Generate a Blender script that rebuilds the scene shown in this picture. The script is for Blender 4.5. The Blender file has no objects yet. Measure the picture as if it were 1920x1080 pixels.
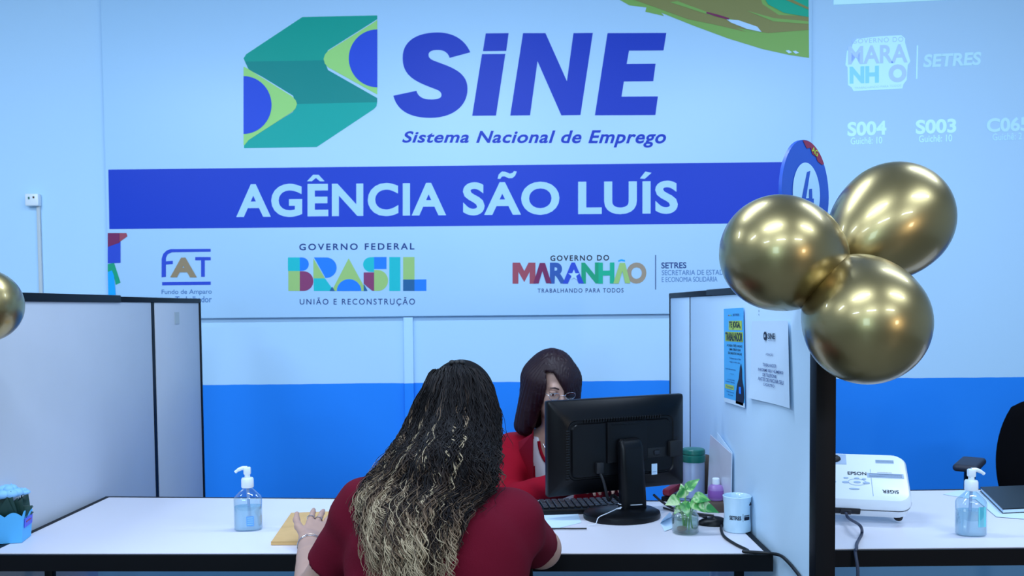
import bpy, bmesh, math, random
import numpy as np
from mathutils import Matrix, Vector, Euler
from mathutils.geometry import tessellate_polygon
random.seed(7); rng = np.random.default_rng(11)
scene = bpy.context.scene
COL = scene.collection
R = math.radians
# ------------------------------------------------------------------ camera
CAM_H = 1.38
YAW, PITCH, ROLL, FPX, PY0 = R(-0.2), math.atan(72/1700.), -0.0095, 1700., 647.
cd = bpy.data.cameras.new('camera'); cam = bpy.data.objects.new('camera', cd); COL.objects.link(cam)
cam.matrix_world = Matrix.Translation((0, 0, CAM_H)) @ Matrix.Rotation(YAW, 4, 'Z') @ Matrix.Rotation(math.pi/2-PITCH, 4, 'X') @ Matrix.Rotation(ROLL, 4, 'Z')
cd.sensor_width = 36; cd.lens = 36*FPX/1920; cd.shift_y = (PY0-540)/1920
cd.clip_start = .05; cd.clip_end = 60
cd.dof.use_dof = True; cd.dof.focus_distance = 2.15; cd.dof.aperture_fstop = 9
scene.camera = cam
RM = np.array((Matrix.Rotation(YAW, 3, 'Z') @ Matrix.Rotation(math.pi/2-PITCH, 3, 'X') @ Matrix.Rotation(ROLL, 3, 'Z')))
ORI = np.array([0, 0, CAM_H])
def ray(px, py): return RM @ np.array([(px-960)/FPX, -(py-PY0)/FPX, -1.])
def at(px, py, Y):
    d = ray(px, py); return ORI + d*(Y/d[1])
def atz(px, py, z=.74):
    d = ray(px, py); return ORI + d*((z-CAM_H)/d[2])
def atx(px, py, x):
    d = ray(px, py); return ORI + d*(x/d[0])
# ------------------------------------------------------------------ world, lights, exposure
scene.view_settings.view_transform = 'Standard'; scene.view_settings.look = 'None'
scene.view_settings.gamma = 1; scene.view_settings.use_curve_mapping = False
scene.view_settings.exposure = -0.17
w = bpy.data.worlds.new('world'); scene.world = w; w.use_nodes = True
w.node_tree.nodes['Background'].inputs[0].default_value = (.5, .7, 1, 1); w.node_tree.nodes['Background'].inputs[1].default_value = .3
def area(name, loc, sx, sy, power, col, rot=(0, 0, 0)):
    l = bpy.data.lights.new(name, 'AREA'); l.shape = 'RECTANGLE'; l.size = sx; l.size_y = sy; l.energy = power; l.color = col
    o = bpy.data.objects.new(name, l); o.location = loc; o.rotation_euler = rot; COL.objects.link(o); return o
COOL = (.62, .78, 1.0)
for x in (-2.6, -.2, 2.2):
    for y, p, tilt in ((2.7, 36, 6), (.6, 36, 32), (-2.0, 40, 45)):
        area('ceiling_tube_light', (x, y, 3.08), 1.2, .10, p, COOL, (R(tilt), 0, 0))  # bare lights without fixtures; layout assumed, tilted to brighten the back wall
area('assumed_warm_light', (3.3, -2.6, 1.5), .5, .5, 30, (1, .82, .62), (R(90), 0, R(40)))  # unseen warm source assumed from the balloon highlights; bare light, no doorway built
area('assumed_cyan_light', (-1.6, -3.85, 1.7), 1.2, 1.3, 50, (.55, .85, 1.0), (R(90), 0, 0))  # unseen cyan source assumed from a balloon reflection; bare light, wall has no window
# ------------------------------------------------------------------ materials
def lin(c):
    c = c/255.
    return c/12.92 if c <= .04045 else ((c+.055)/1.055)**2.4
def rgb(*c): return (lin(c[0]), lin(c[1]), lin(c[2]), 1)
def mat(name, col, rough=.5, metal=0, bump=0, bscale=200, spec=.5, sheen=0, coat=0, emit=None, es=0, vary=0, vscale=6):
    m = bpy.data.materials.new(name); m.use_nodes = True
    if name.startswith('print_'): spec = min(spec, .2)
    n = m.node_tree.nodes; l = m.node_tree.links; b = n['Principled BSDF']
    b.inputs['Base Color'].default_value = rgb(*col); b.inputs['Roughness'].default_value = rough; b.inputs['Metallic'].default_value = metal
    b.inputs['Specular IOR Level'].default_value = spec; b.inputs['Sheen Weight'].default_value = sheen; b.inputs['Coat Weight'].default_value = coat
    if emit: b.inputs['Emission Color'].default_value = rgb(*emit); b.inputs['Emission Strength'].default_value = es
    if bump or vary:
        tc = n.new('ShaderNodeTexCoord')
    if bump:
        t = n.new('ShaderNodeTexNoise'); t.inputs['Scale'].default_value = bscale; t.inputs['Detail'].default_value = 3
        bp = n.new('ShaderNodeBump'); bp.inputs['Strength'].default_value = bump; bp.inputs['Distance'].default_value = .002
        l.new(tc.outputs['Object'], t.inputs['Vector']); l.new(t.outputs['Fac'], bp.inputs['Height']); l.new(bp.outputs['Normal'], b.inputs['Normal'])
    if vary:
        t = n.new('ShaderNodeTexNoise'); t.inputs['Scale'].default_value = vscale; t.inputs['Detail'].default_value = 4
        mx = n.new('ShaderNodeMix'); mx.data_type = 'RGBA'; mx.blend_type = 'MULTIPLY'
        rp = n.new('ShaderNodeMapRange'); rp.inputs['From Min'].default_value = .3; rp.inputs['From Max'].default_value = .7
        rp.inputs['To Min'].default_value = 1-vary; rp.inputs['To Max'].default_value = 1
        l.new(tc.outputs['Object'], t.inputs['Vector']); l.new(t.outputs['Fac'], rp.inputs['Value'])
        mx.inputs['Factor'].default_value = 1; mx.inputs['A'].default_value = rgb(*col)
        l.new(rp.outputs['Result'], mx.inputs['B']); l.new(mx.outputs['Result'], b.inputs['Base Color'])
    return m
def clear_mat(name, tint, gloss=.12, rough=.03, milk=0., mcol=(205, 226, 244)):
    m = bpy.data.materials.new(name); m.use_nodes = True; n = m.node_tree.nodes; l = m.node_tree.links; n.clear()
    o = n.new('ShaderNodeOutputMaterial'); t = n.new('ShaderNodeBsdfTransparent'); g = n.new('ShaderNodeBsdfGlossy'); mx = n.new('ShaderNodeMixShader')
    lw = n.new('ShaderNodeLayerWeight'); lw.inputs['Blend'].default_value = .35
    ma = n.new('ShaderNodeMath'); ma.operation = 'MULTIPLY_ADD'; ma.inputs[1].default_value = .55; ma.inputs[2].default_value = gloss*.5
    t.inputs['Color'].default_value = rgb(*tint); g.inputs['Roughness'].default_value = rough
    if milk:
        df = n.new('ShaderNodeBsdfDiffuse'); df.inputs['Color'].default_value = rgb(*mcol); m2 = n.new('ShaderNodeMixShader'); m2.inputs['Fac'].default_value = milk
        l.new(t.outputs[0], m2.inputs[1]); l.new(df.outputs[0], m2.inputs[2]); t = m2
    l.new(lw.outputs['Facing'], ma.inputs[0]); l.new(ma.outputs[0], mx.inputs['Fac']); l.new(t.outputs[0], mx.inputs[1]); l.new(g.outputs[0], mx.inputs[2]); l.new(mx.outputs[0], o.inputs['Surface'])
    return m
def wall_mat():
    m = mat('painted_wall', (180, 219, 250), .75, bump=.12, bscale=60)
    n = m.node_tree.nodes; l = m.node_tree.links; b = n['Principled BSDF']
    g = n.new('ShaderNodeNewGeometry'); s = n.new('ShaderNodeSeparateXYZ'); nz = n.new('ShaderNodeTexNoise'); nz.inputs['Scale'].default_value = 9
    ma = n.new('ShaderNodeMath'); ma.operation = 'MULTIPLY_ADD'; ma.inputs[1].default_value = .006
    gt = n.new('ShaderNodeMath'); gt.operation = 'GREATER_THAN'; gt.inputs[1].default_value = .992
    mx = n.new('ShaderNodeMix'); mx.data_type = 'RGBA'; mx.inputs['A'].default_value = rgb(6, 132, 240); mx.inputs['B'].default_value = rgb(180, 219, 250)
    l.new(g.outputs['Position'], s.inputs[0]); l.new(g.outputs['Position'], nz.inputs['Vector']); l.new(nz.outputs['Fac'], ma.inputs[0]); l.new(s.outputs['Z'], ma.inputs[2])
    l.new(ma.outputs[0], gt.inputs[0]); l.new(gt.outputs[0], mx.inputs['Factor']); l.new(mx.outputs['Result'], b.inputs['Base Color'])
    return m
M = {}
M['wall'] = wall_mat()
M['plain_wall'] = mat('plain_wall', (190, 200, 205), .8)
M['ceiling'] = mat('ceiling_paint', (200, 205, 205), .9)
M['floor'] = mat('floor_tiles', (120, 122, 120), .4, vary=.2)
M['banner'] = mat('banner_vinyl', (178, 219, 252), .42)
M['navy'] = mat('banner_blue_print', (10, 60, 192), .45, spec=.25)
M['sineblue'] = mat('logo_blue_print', (10, 56, 186), .45, spec=.25)
M['green1'] = mat('print_teal_green', (2, 170, 158), .42); M['green2'] = mat('print_deep_green', (2, 142, 136), .42)
M['green0'] = mat('print_top_green', (2, 162, 144), .42)
M['lime'] = mat('print_lime', (160, 222, 128), .42); M['logoball'] = mat('print_ball_blue', (40, 80, 212), .45, spec=.25)
M['letter'] = mat('print_pale_letters', (172, 217, 252), .42)
M['ink'] = mat('print_dark_ink', (34, 66, 130), .5); M['inkblk'] = mat('print_black_ink', (22, 28, 46), .5)
M['inkmid'] = mat('print_mid_ink', (80, 125, 185), .5)
M['olive'] = mat('print_olive', (136, 138, 84), .42); M['leafgreen'] = mat('print_leaf_green', (128, 176, 92), .42); M['mint'] = mat('print_mint', (22, 172, 140), .42)
for k, c in dict(c_teal=(24, 190, 196), c_blue=(30, 128, 246), c_maroon=(140, 62, 108), c_lime=(160, 200, 120), c_navy=(50, 92, 170), c_dk=(36, 100, 150),
                 c_green=(22, 178, 140), c_tan=(160, 146, 128), c_royal=(46, 78, 200), c_wine=(122, 46, 92), c_gold=(152, 134, 106), c_sky=(24, 168, 250), c_brick=(160, 78, 96), c_emer=(26, 160, 120)).items():
    M[k] = mat('print_'+k[2:], c, .45)
M['panel'] = mat('divider_laminate', (192, 200, 210), .5, vary=.06, vscale=2.5)
M['panel_r'] = mat('divider_pale_laminate', (196, 224, 246), .45, vary=.04, vscale=2)
M['black'] = mat('black_trim', (7, 8, 13), .5, spec=.15)
M['desk'] = mat('white_laminate', (226, 223, 232), .36, vary=.03, vscale=3)
M['gold'] = None
M['skin'] = mat('skin', (186, 148, 132), .5, vary=.08, vscale=25)
M['shirt'] = mat('maroon_jersey', (96, 8, 32), .9, bump=.35, bscale=500, spec=.15)
M['blazer'] = mat('red_suiting', (150, 8, 34), .85, bump=.3, bscale=450, spec=.15)
M['tee'] = mat('white_tee', (238, 240, 245), .8)
M['trousers'] = mat('dark_trousers', (30, 32, 44), .85)
M['plastic_black'] = mat('black_plastic', (8, 9, 13), .36, bump=.1, bscale=700, spec=.22)
M['plastic_dk'] = mat('dark_grey_plastic', (22, 24, 32), .45)
M['white_plastic'] = mat('white_plastic', (226, 236, 244), .3)
M['ceramic'] = mat('glazed_ceramic', (196, 226, 245), .12, coat=.4)
M['paper'] = mat('white_paper', (205, 228, 248), .8)
M['pposter'] = mat('poster_cyan', (70, 178, 240), .5)
M['yellow'] = mat('poster_yellow', (178, 206, 62), .5)
M['kraft'] = mat('kraft_paper', (214, 172, 112), .75, vary=.08, vscale=30)
M['clear'] = clear_mat('clear_plastic', (232, 246, 252)); M['gel'] = clear_mat('clear_gel', (232, 246, 250), .06, .03, .42)
M['glass'] = clear_mat('clear_glass', (246, 251, 250), .08)
M['water'] = clear_mat('water', (232, 244, 238), .05)
M['bluelabel'] = mat('bottle_blue_label', (96, 160, 244), .5); M['teallabel'] = mat('bottle_teal_label', (110, 208, 222), .5)
M['potblue'] = mat('pot_blue_card', (86, 184, 246), .6); M['petal'] = mat('blue_petal', (140, 200, 250), .7); M['dleaf'] = mat('dark_leaf', (24, 62, 58), .6)
M['purple'] = mat('pot_purple_label', (84, 96, 226), .5)
M['greenlid'] = mat('green_lid', (14, 104, 92), .35); M['pink'] = mat('mauve_liquid_plastic', (150, 114, 180), .35)
M['frost'] = clear_mat('frosted_plastic', (225, 235, 248), .12, .3, .5, (196, 208, 236))
M['brown'] = mat('brown_leather', (78, 62, 52), .6); M['red'] = mat('red_plastic', (140, 26, 48), .4)
M['cable'] = mat('black_rubber', (14, 15, 20), .5); M['string'] = mat('white_string', (215, 222, 235), .8)
M['gcable'] = mat('grey_rubber', (52, 60, 82), .5)
M['chairfab'] = mat('black_mesh_fabric', (6, 6, 10), .95, spec=.1); M['arm'] = mat('armrest_pad', (38, 44, 60), .55)
M['signblue'] = mat('sign_blue', (34, 86, 196), .4); M['signred'] = mat('sign_red', (136, 40, 78), .4)
M['metalwire'] = mat('silver_wire', (200, 205, 215), .25, 1)
M['hairdark'] = mat('dark_hair', (9, 7, 9), .8, spec=.15); M['burg'] = mat('burgundy_hair', (30, 5, 16), .5, bump=.2, bscale=120, spec=.35)
M['eye'] = mat('eye_white', (225, 225, 225), .2); M['iris'] = mat('iris', (40, 26, 20), .2)
M['root'] = mat('brown_roots', (120, 92, 62), .7)
M['slot'] = mat('dark_slot', (8, 9, 13), .6); M['greyprint'] = mat('grey_print', (158, 182, 212), .5)
M['proj'] = mat('projected_light', (200, 244, 252), .8, emit=(150, 215, 225), es=.22)  # projector light painted in: pale colour plus weak emission, also the next three
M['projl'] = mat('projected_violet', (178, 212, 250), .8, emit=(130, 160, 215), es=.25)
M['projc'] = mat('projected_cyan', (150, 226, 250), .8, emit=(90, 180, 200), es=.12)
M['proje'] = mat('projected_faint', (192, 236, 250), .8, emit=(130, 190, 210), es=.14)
def gold():
    m = mat('gold_chrome_latex', (168, 150, 104), .34, 1); b = m.node_tree.nodes['Principled BSDF']; b.inputs['Coat Weight'].default_value = .45; b.inputs['Coat Roughness'].default_value = .07
    return m
M['gold'] = gold()
def variegated():
    m = mat('variegated_leaf', (90, 170, 70), .35); n = m.node_tree.nodes; l = m.node_tree.links; b = n['Principled BSDF']
    tc = n.new('ShaderNodeTexCoord'); nz = n.new('ShaderNodeTexNoise'); nz.inputs['Scale'].default_value = 34; nz.inputs['Distortion'].default_value = .8
    cr = n.new('ShaderNodeValToRGB'); cr.color_ramp.elements[0].position = .42; cr.color_ramp.elements[0].color = rgb(46, 132, 62); cr.color_ramp.elements[1].position = .6; cr.color_ramp.elements[1].color = rgb(190, 214, 160)
    e = cr.color_ramp.elements.new(.5); e.color = rgb(96, 172, 84)
    l.new(tc.outputs['Object'], nz.inputs['Vector']); l.new(nz.outputs['Fac'], cr.inputs[0]); l.new(cr.outputs[0], b.inputs['Base Color'])
    return m
M['vleaf'] = variegated()
def hair_mat():
    m = mat('highlighted_hair', (20, 16, 18), .5, spec=.2); n = m.node_tree.nodes; l = m.node_tree.links; b = n['Principled BSDF']
    a = n.new('ShaderNodeAttribute'); a.attribute_name = 'tone'
    cr = n.new('ShaderNodeValToRGB'); el = cr.color_ramp.elements
    el[0].position = 0; el[0].color = rgb(14, 11, 15); el[1].position = 1; el[1].color = rgb(190, 172, 142)
    e = el.new(.35); e.color = rgb(52, 40, 34); e = el.new(.65); e.color = rgb(116, 95, 76)
    l.new(a.outputs['Fac'], cr.inputs[0]); l.new(cr.outputs[0], b.inputs['Base Color'])
    return m
M['hair'] = hair_mat()
# ------------------------------------------------------------------ mesh builder
class B:
    def __init__(s): s.v = []; s.f = []; s.mi = []; s.mats = []; s.cur = 0; s.flat = False
    def m(s, k):
        k = M[k] if isinstance(k, str) else k
        if k not in s.mats: s.mats.append(k)
        s.cur = s.mats.index(k); return s
    def add(s, vs, fs):
        n = len(s.v); s.v += [tuple(map(float, p)) for p in vs]; s.f += [tuple(i+n for i in f) for f in fs]; s.mi += [s.cur]*len(fs); return s
    def bm(s, bm):
        bm.verts.ensure_lookup_table(); s.add([v.co for v in bm.verts], [[v.index for v in f.verts] for f in bm.faces]); bm.free(); return s
    def box(s, c, d, bev=0, rot=None, seg=2):
        bm = bmesh.new(); bmesh.ops.create_cube(bm, size=1)
        for v in bm.verts: v.co = Vector((v.co.x*d[0], v.co.y*d[1], v.co.z*d[2]))
        if bev: bmesh.ops.bevel(bm, geom=bm.edges[:], offset=bev, segments=seg, affect='EDGES', profile=.5)
        bm.verts.index_update()
        mt = Euler(rot).to_matrix() if rot else Matrix.Identity(3)
        for v in bm.verts: v.co = mt @ v.co + Vector(c)
        return s.bm(bm)
    def sphere(s, c, r, u=24, vv=14):
        r = (r, r, r) if isinstance(r, (int, float)) else r
        bm = bmesh.new(); bmesh.ops.create_uvsphere(bm, u_segments=u, v_segments=vv, radius=1)
        for v in bm.verts: v.co = Vector((v.co.x*r[0]+c[0], v.co.y*r[1]+c[1], v.co.z*r[2]+c[2]))
        bm.verts.index_update(); return s.bm(bm)
    def lathe(s, prof, c=(0, 0, 0), seg=40, sx=1, sy=1, mt=None, cap=True, sq=2.0):
        vs = []; fs = []
        for r, z in prof:
            for k in range(seg):
                a = 2*math.pi*k/seg; ca, sa = math.cos(a), math.sin(a)
                ca = math.copysign(abs(ca)**(2/sq), ca); sa = math.copysign(abs(sa)**(2/sq), sa)
                p = Vector((r*ca*sx, r*sa*sy, z))
                if mt is not None: p = mt @ p
                vs.append(p+Vector(c))
        for i in range(len(prof)-1):
            for k in range(seg):
                k2 = (k+1) % seg; fs.append((i*seg+k, i*seg+k2, (i+1)*seg+k2, (i+1)*seg+k))
        if cap:
            if prof[0][0] > 1e-6: fs.append(tuple(reversed(range(seg))))
            if prof[-1][0] > 1e-6: fs.append(tuple(range((len(prof)-1)*seg, len(prof)*seg)))
        return s.add(vs, fs)
    def tube(s, pts, r, seg=8, cap=True):
        P = [Vector(p) for p in pts]; n = len(P); rs = r if isinstance(r, (list, tuple)) else [r]*n
        up = Vector((0, 0, 1)); vs = []; fs = []
        for i in range(n):
            t = (P[min(i+1, n-1)]-P[max(i-1, 0)]).normalized()
            if abs(t.dot(up)) > .95: up = Vector((1, 0, 0)) if abs(t.x) < .8 else Vector((0, 1, 0))
            a = t.cross(up).normalized(); b = a.cross(t).normalized(); up = b
            for k in range(seg):
                th = 2*math.pi*k/seg; vs.append(P[i]+(a*math.cos(th)+b*math.sin(th))*rs[i])
        for i in range(n-1):
            for k in range(seg):
                k2 = (k+1) % seg; fs.append((i*seg+k, i*seg+k2, (i+1)*seg+k2, (i+1)*seg+k))
        if cap: fs.append(tuple(reversed(range(seg)))); fs.append(tuple(range((n-1)*seg, n*seg)))
        return s.add(vs, fs)
    def poly(s, pts):
        s.flat = True
        P = [Vector(tuple(map(float, p))) for p in pts]
        P = [p for i, p in enumerate(P) if (p-P[i-1]).length > 1e-7]
        return s.add(P, [tuple(t) for t in tessellate_polygon([P])])
    def prism(s, pts, off):
        n = len(pts); off = Vector(off)
        a = [Vector(tuple(map(float, p))) for p in pts]
        bm = bmesh.new(); v1 = [bm.verts.new(p) for p in a]; v2 = [bm.verts.new(p+off) for p in a]
        f1 = bm.faces.new(v1); f2 = bm.faces.new(list(reversed(v2)))
        for i in range(n): bm.faces.new((v1[i], v2[i], v2[(i+1) % n], v1[(i+1) % n]))
        bmesh.ops.triangulate(bm, faces=[f1, f2]); bm.verts.index_update(); bmesh.ops.recalc_face_normals(bm, faces=bm.faces[:]); return s.bm(bm)
    def text(s, txt, quad, bold=0., shear=0., space=1.):
        s.flat = True; cu = bpy.data.curves.new('t', 'FONT'); cu.body = txt; cu.size = 1; cu.offset = bold; cu.shear = shear; cu.space_character = space; cu.resolution_u = 5
        o = bpy.data.objects.new('t', cu); me = bpy.data.meshes.new_from_object(o)
        xs = [v.co.x for v in me.vertices]; ys = [v.co.y for v in me.vertices]
        x0, x1, y0, y1 = min(xs), max(xs), min(ys), max(ys); q = [Vector(tuple(map(float, p))) for p in quad]
        vs = []
        for v in me.vertices:
            u = (v.co.x-x0)/(x1-x0); t = (v.co.y-y0)/(y1-y0)
            vs.append((q[3]*(1-u)+q[2]*u)*(1-t)+(q[0]*(1-u)+q[1]*u)*t)
        s.add(vs, [tuple(p.vertices) for p in me.polygons])
        bpy.data.objects.remove(o); bpy.data.curves.remove(cu); bpy.data.meshes.remove(me); return s
def wm(o):
    m = o.matrix_basis.copy()
    while o.parent: o = o.parent; m = o.matrix_basis @ m
    return m
def build(name, b, parent=None, world=False, smooth=True, ang=35, label=None):
    me = bpy.data.meshes.new(name); vs = b.v
    if world and parent is not None:
        inv = wm(parent).inverted(); vs = [inv @ Vector(v) for v in vs]
    me.from_pydata(vs, [], b.f)
    for m in b.mats: me.materials.append(m)
    me.polygons.foreach_set('material_index', b.mi)
    if smooth and not b.flat:
        me.polygons.foreach_set('use_smooth', [True]*len(me.polygons)); me.set_sharp_from_angle(angle=R(ang))
    me.update()
    o = bpy.data.objects.new(name, me); COL.objects.link(o)
    if parent is not None: o.parent = parent
    if label: o['label'] = label
    return o
def tag(o, label, cat, group=None):
    o['label'] = label; o['category'] = cat
    if group: o['group'] = group
    return o
def thing(name, loc, label, cat, rot=(0, 0, 0), group=None):
    o = bpy.data.objects.new(name, None); o.location = tuple(map(float, loc)); o.rotation_euler = rot; o.empty_display_size = .05; COL.objects.link(o)
    return tag(o, label, cat, group)
def struct(name, b, **k):
    o = build(name, b, **k); o['kind'] = 'structure'; return o
def copy_tree(o, parent=None):
    c = o.copy(); COL.objects.link(c)
    if parent is not None: c.parent = parent
    for ch in list(o.children): copy_tree(ch, c)
    return c
def spline(pts, n=40):
    P = [Vector(tuple(map(float, p))) for p in pts]; P = [P[0]*2-P[1]]+P+[P[-1]*2-P[-2]]; out = []
    k = len(P)-3
    for i in range(n+1):
        u = i/n*k; j = min(int(u), k-1); t = u-j; a, b, c, d = P[j:j+4]
        out.append(.5*((2*b)+(-a+c)*t+(2*a-5*b+4*c-d)*t*t+(-a+3*b-3*c+d)*t**3))
    return out
# ------------------------------------------------------------------ the room
WY = 4.7
struct('wall_back', B().m('wall').box((0, WY+.05, 1.6), (10, .1, 3.2)), smooth=False)
struct('wall_left', B().m('plain_wall').box((-5.05, .35, 1.6), (.1, 8.6, 3.2)), smooth=False)
struct('wall_right', B().m('plain_wall').box((5.05, .35, 1.6), (.1, 8.6, 3.2)), smooth=False)
struct('wall_front', B().m('plain_wall').box((0, -4.05, 1.6), (10, .1, 3.2)), smooth=False)
struct('floor', B().m('floor').box((0, .35, -.05), (10, 8.6, .1)), smooth=False)
struct('ceiling', B().m('ceiling').box((0, .35, 3.25), (10, 8.6, .1)), smooth=False)
# ------------------------------------------------------------------ wall banner
def wq(x0, y0, x1, y1, Y):          # box on the banner: corners of a level rectangle on the plane Y
    a = at(x0, (y0+y1)/2, Y); c = at(x1, (y0+y1)/2, Y); h = abs(y1-y0)/FPX*Y/2*1.0
    z = (a[2]+c[2])/2
    return [(a[0], Y, a[2]+h), (c[0], Y, c[2]+h), (c[0], Y, c[2]-h), (a[0], Y, a[2]-h)]
def wp(pts, Y): return [at(x, y, Y) for x, y in pts]
def lv(q):                           # level the quad (same height at both ends)
    zt = (q[0][2]+q[1][2])/2; zb = (q[2][2]+q[3][2])/2
    return [(q[0][0], q[0][1], zt), (q[1][0], q[1][1], zt), (q[2][0], q[2][1], zb), (q[3][0], q[3][1], zb)]
BY = 4.672; L1 = BY-.0012; L2 = BY-.0024; L3 = BY-.0036; L4 = BY-.0048
ban = thing('wall_banner', (-.25, 4.685, 1.334), 'large pale blue SiNE banner with royal blue AGÊNCIA SÃO LUÍS band', 'banner')
build('banner_sheet', B().m('banner').box((-.247, (BY+4.698)/2, 2.23), (3.61, 4.698-BY, 1.79), .003), ban, True)
bl = at(203, 373, L1); brx = 1.553
build('blue_band', B().m('navy').poly(wp([(203, 318), (1496, 303.5), (1496, 418), (205, 429.5)], L1)), ban, True, label='royal blue band')
def z4(pts): return [(190+x*.3698, 300+y*.3698) for x, y in pts]
def z5(pts): return [(860+x*.3646, 300+y*.3647) for x, y in pts]
def slope(x, y0, k=-.0082): return y0+k*(x-443)
for wd_, x0, x1, acc in (('AGENCIA', 443, 836.5, z4([(1043, 108), (1073, 75), (1102, 75), (1132, 108), (1108, 108), (1088, 91), (1067, 108)])), ('SAO', 868, 1049, z5([(200, 96), (206, 74), (222, 59), (240, 60), (262, 70), (278, 66), (284, 57), (299, 59), (291, 80), (276, 93), (258, 94), (236, 84), (222, 85), (214, 97)])), ('LUIS', 1084, 1271, z5([(960, 59), (992, 66), (957, 97), (932, 95)]))):
    t_ = B().m('letter').text(wd_, wp([(x0, slope(x0, 345.3)), (x1, slope(x1, 345.3)), (x1, slope(x1, 407.6)), (x0, slope(x0, 407.6))], L2), .032, space=1.08); t_.poly(wp(acc, L2))
    build('band_lettering', t_, ban, True, label='pale capital letters on the band')
# SiNE logo: folded green ribbon with two blue discs
def cz(pts): return [(440+x*.4375, y*.4375) for x, y in pts]
lg = B().m('green0').poly(wp(cz([(290, 73), (611, 66), (611, 82), (400, 215), (384, 258), (44, 264), (38, 250), (50, 232)]), L1))
lg.m('green2').poly(wp(cz([(44, 264), (384, 258), (400, 300), (611, 420), (611, 438), (262, 446), (250, 410), (120, 330), (60, 298)]), L1))
lg.m('green1').poly(wp(cz([(262, 446), (611, 438), (608, 455), (596, 468), (352, 630), (40, 635), (40, 618), (60, 598), (250, 480)]), L1))
lg.m('lime').poly(wp(cz([(611, 85), (611, 405), (400, 288), (386, 272), (381, 252), (388, 232), (402, 217), (590, 100)]), L2))
lg.poly(wp(cz([(38, 285), (52, 292), (245, 412), (262, 430), (267, 446), (260, 466), (246, 480), (60, 600), (42, 622), (38, 622)]), L2))
c1 = [(611+122*math.cos(a)*1.0, 250+124*math.sin(a)) for a in np.linspace(math.pi/2, 3*math.pi/2, 30)]
c2 = [(38+120*math.cos(a), 450+124*math.sin(a)) for a in np.linspace(-math.pi/2, math.pi/2, 30)]
lg.m('logoball').poly(wp(cz(c1), L3)); lg.poly(wp(cz(c2), L3))
build('ribbon_logo', lg, ban, True, label='folded green ribbon logo with lime lozenges and blue half discs')
sn = B().m('sineblue')
def bez(p0, p1, p2, p3, n=10): return [tuple((1-t)**3*np.array(p0)+3*(1-t)**2*t*np.array(p1)+3*(1-t)*t*t*np.array(p2)+t**3*np.array(p3)) for t in np.linspace(0, 1, n)]
S = [(1010, 224)]
for q_ in (((985, 165), (930, 139), (870, 139)), ((775, 139), (718, 180), (720, 250)), ((720, 325), (775, 350), (850, 378)), ((872, 386), (888, 392), (886, 410)), ((884, 424), (858, 427), (838, 426)), ((805, 426), (785, 412), (779, 389)), (680, 410),
           ((695, 470), (745, 505), (838, 505)), ((935, 505), (998, 455), (998, 380)), ((998, 310), (930, 288), (870, 266)), ((848, 258), (830, 252), (831, 234)), ((831, 218), (852, 213), (874, 214)), ((900, 215), (916, 228), (921, 248))):
    S += [q_] if isinstance(q_[0], int) else bez(S[-1], *q_, 14)[1:]
sn.poly(wp(cz(S), L1))
sn.poly(wp(cz([(1076, 143), (1174, 142), (1164, 218), (1064, 219)]), L1)); sn.poly(wp(cz([(1060, 232), (1160, 231), (1120, 495), (1018, 496)]), L1))
sn.poly(wp(cz([(1236, 142), (1332, 142), (1424, 348), (1452, 142), (1535, 141), (1482, 493), (1400, 494), (1298, 262), (1266, 494), (1181, 495)]), L1))
sn.poly(wp(cz([(1598, 142), (1850, 141), (1838, 216), (1690, 217), (1680, 274), (1804, 273), (1794, 348), (1668, 349), (1658, 414), (1814, 413), (1803, 493), (1544, 494)]), L1))
sn.text('Sistema Nacional de Emprego', wp([(754, 246), (1249, 243), (1249, 277), (754, 274)], L1), .024, .28, 1.08)
build('sine_lettering', sn, ban, True, label='bold blue SiNE lettering over Sistema Nacional de Emprego')
# brush stroke, top right corner
bs = B().m('leafgreen').poly(wp([(1152, -6), (1180, 10), (1212, 14), (1210, 22), (1245, 30), (1240, 24), (1300, 48), (1365, 72), (1430, 92), (1480, 103), (1517, 108.5), (1516, -6)], L1))
bs.m('olive').poly(wp([(1172, -6), (1230, 14), (1290, 36), (1340, 46), (1400, 60), (1380, 52), (1440, 62), (1516, 56), (1516, 30), (1460, 28), (1430, 8), (1425, -6)], L2))
bs.m('leafgreen').poly(wp([(1256, 4), (1330, 28), (1400, 44), (1330, 24), (1270, 2)], L3)); bs.poly(wp([(1400, 20), (1450, 40), (1516, 45), (1516, 40), (1452, 34)], L3))
bs.m('mint').poly(wp([(1432, -6), (1440, 8), (1470, 24), (1516, 32), (1516, -6)], L3))
bs.m('olive').poly(wp([(1460, -6), (1516, 18), (1516, 14), (1475, -6)], L4))
bs.m('banner').poly(wp([(1362, 36), (1385, 38), (1420, 50), (1428, 60), (1400, 54), (1370, 42)], L4)); bs.m('c_wine').poly(wp([(1325, 22), (1345, 27), (1368, 34), (1366, 37), (1340, 30), (1324, 25)], L4))
for x, y in ((1479, 97), (1492, 98)): bs.m('banner').poly(wp([(x-6, y-2), (x, y-3), (x+6, y+1), (x, y+3)], L2))
build('brush_stroke', bs, ban, True, label='green and olive brush stroke in the upper corner')
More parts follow.
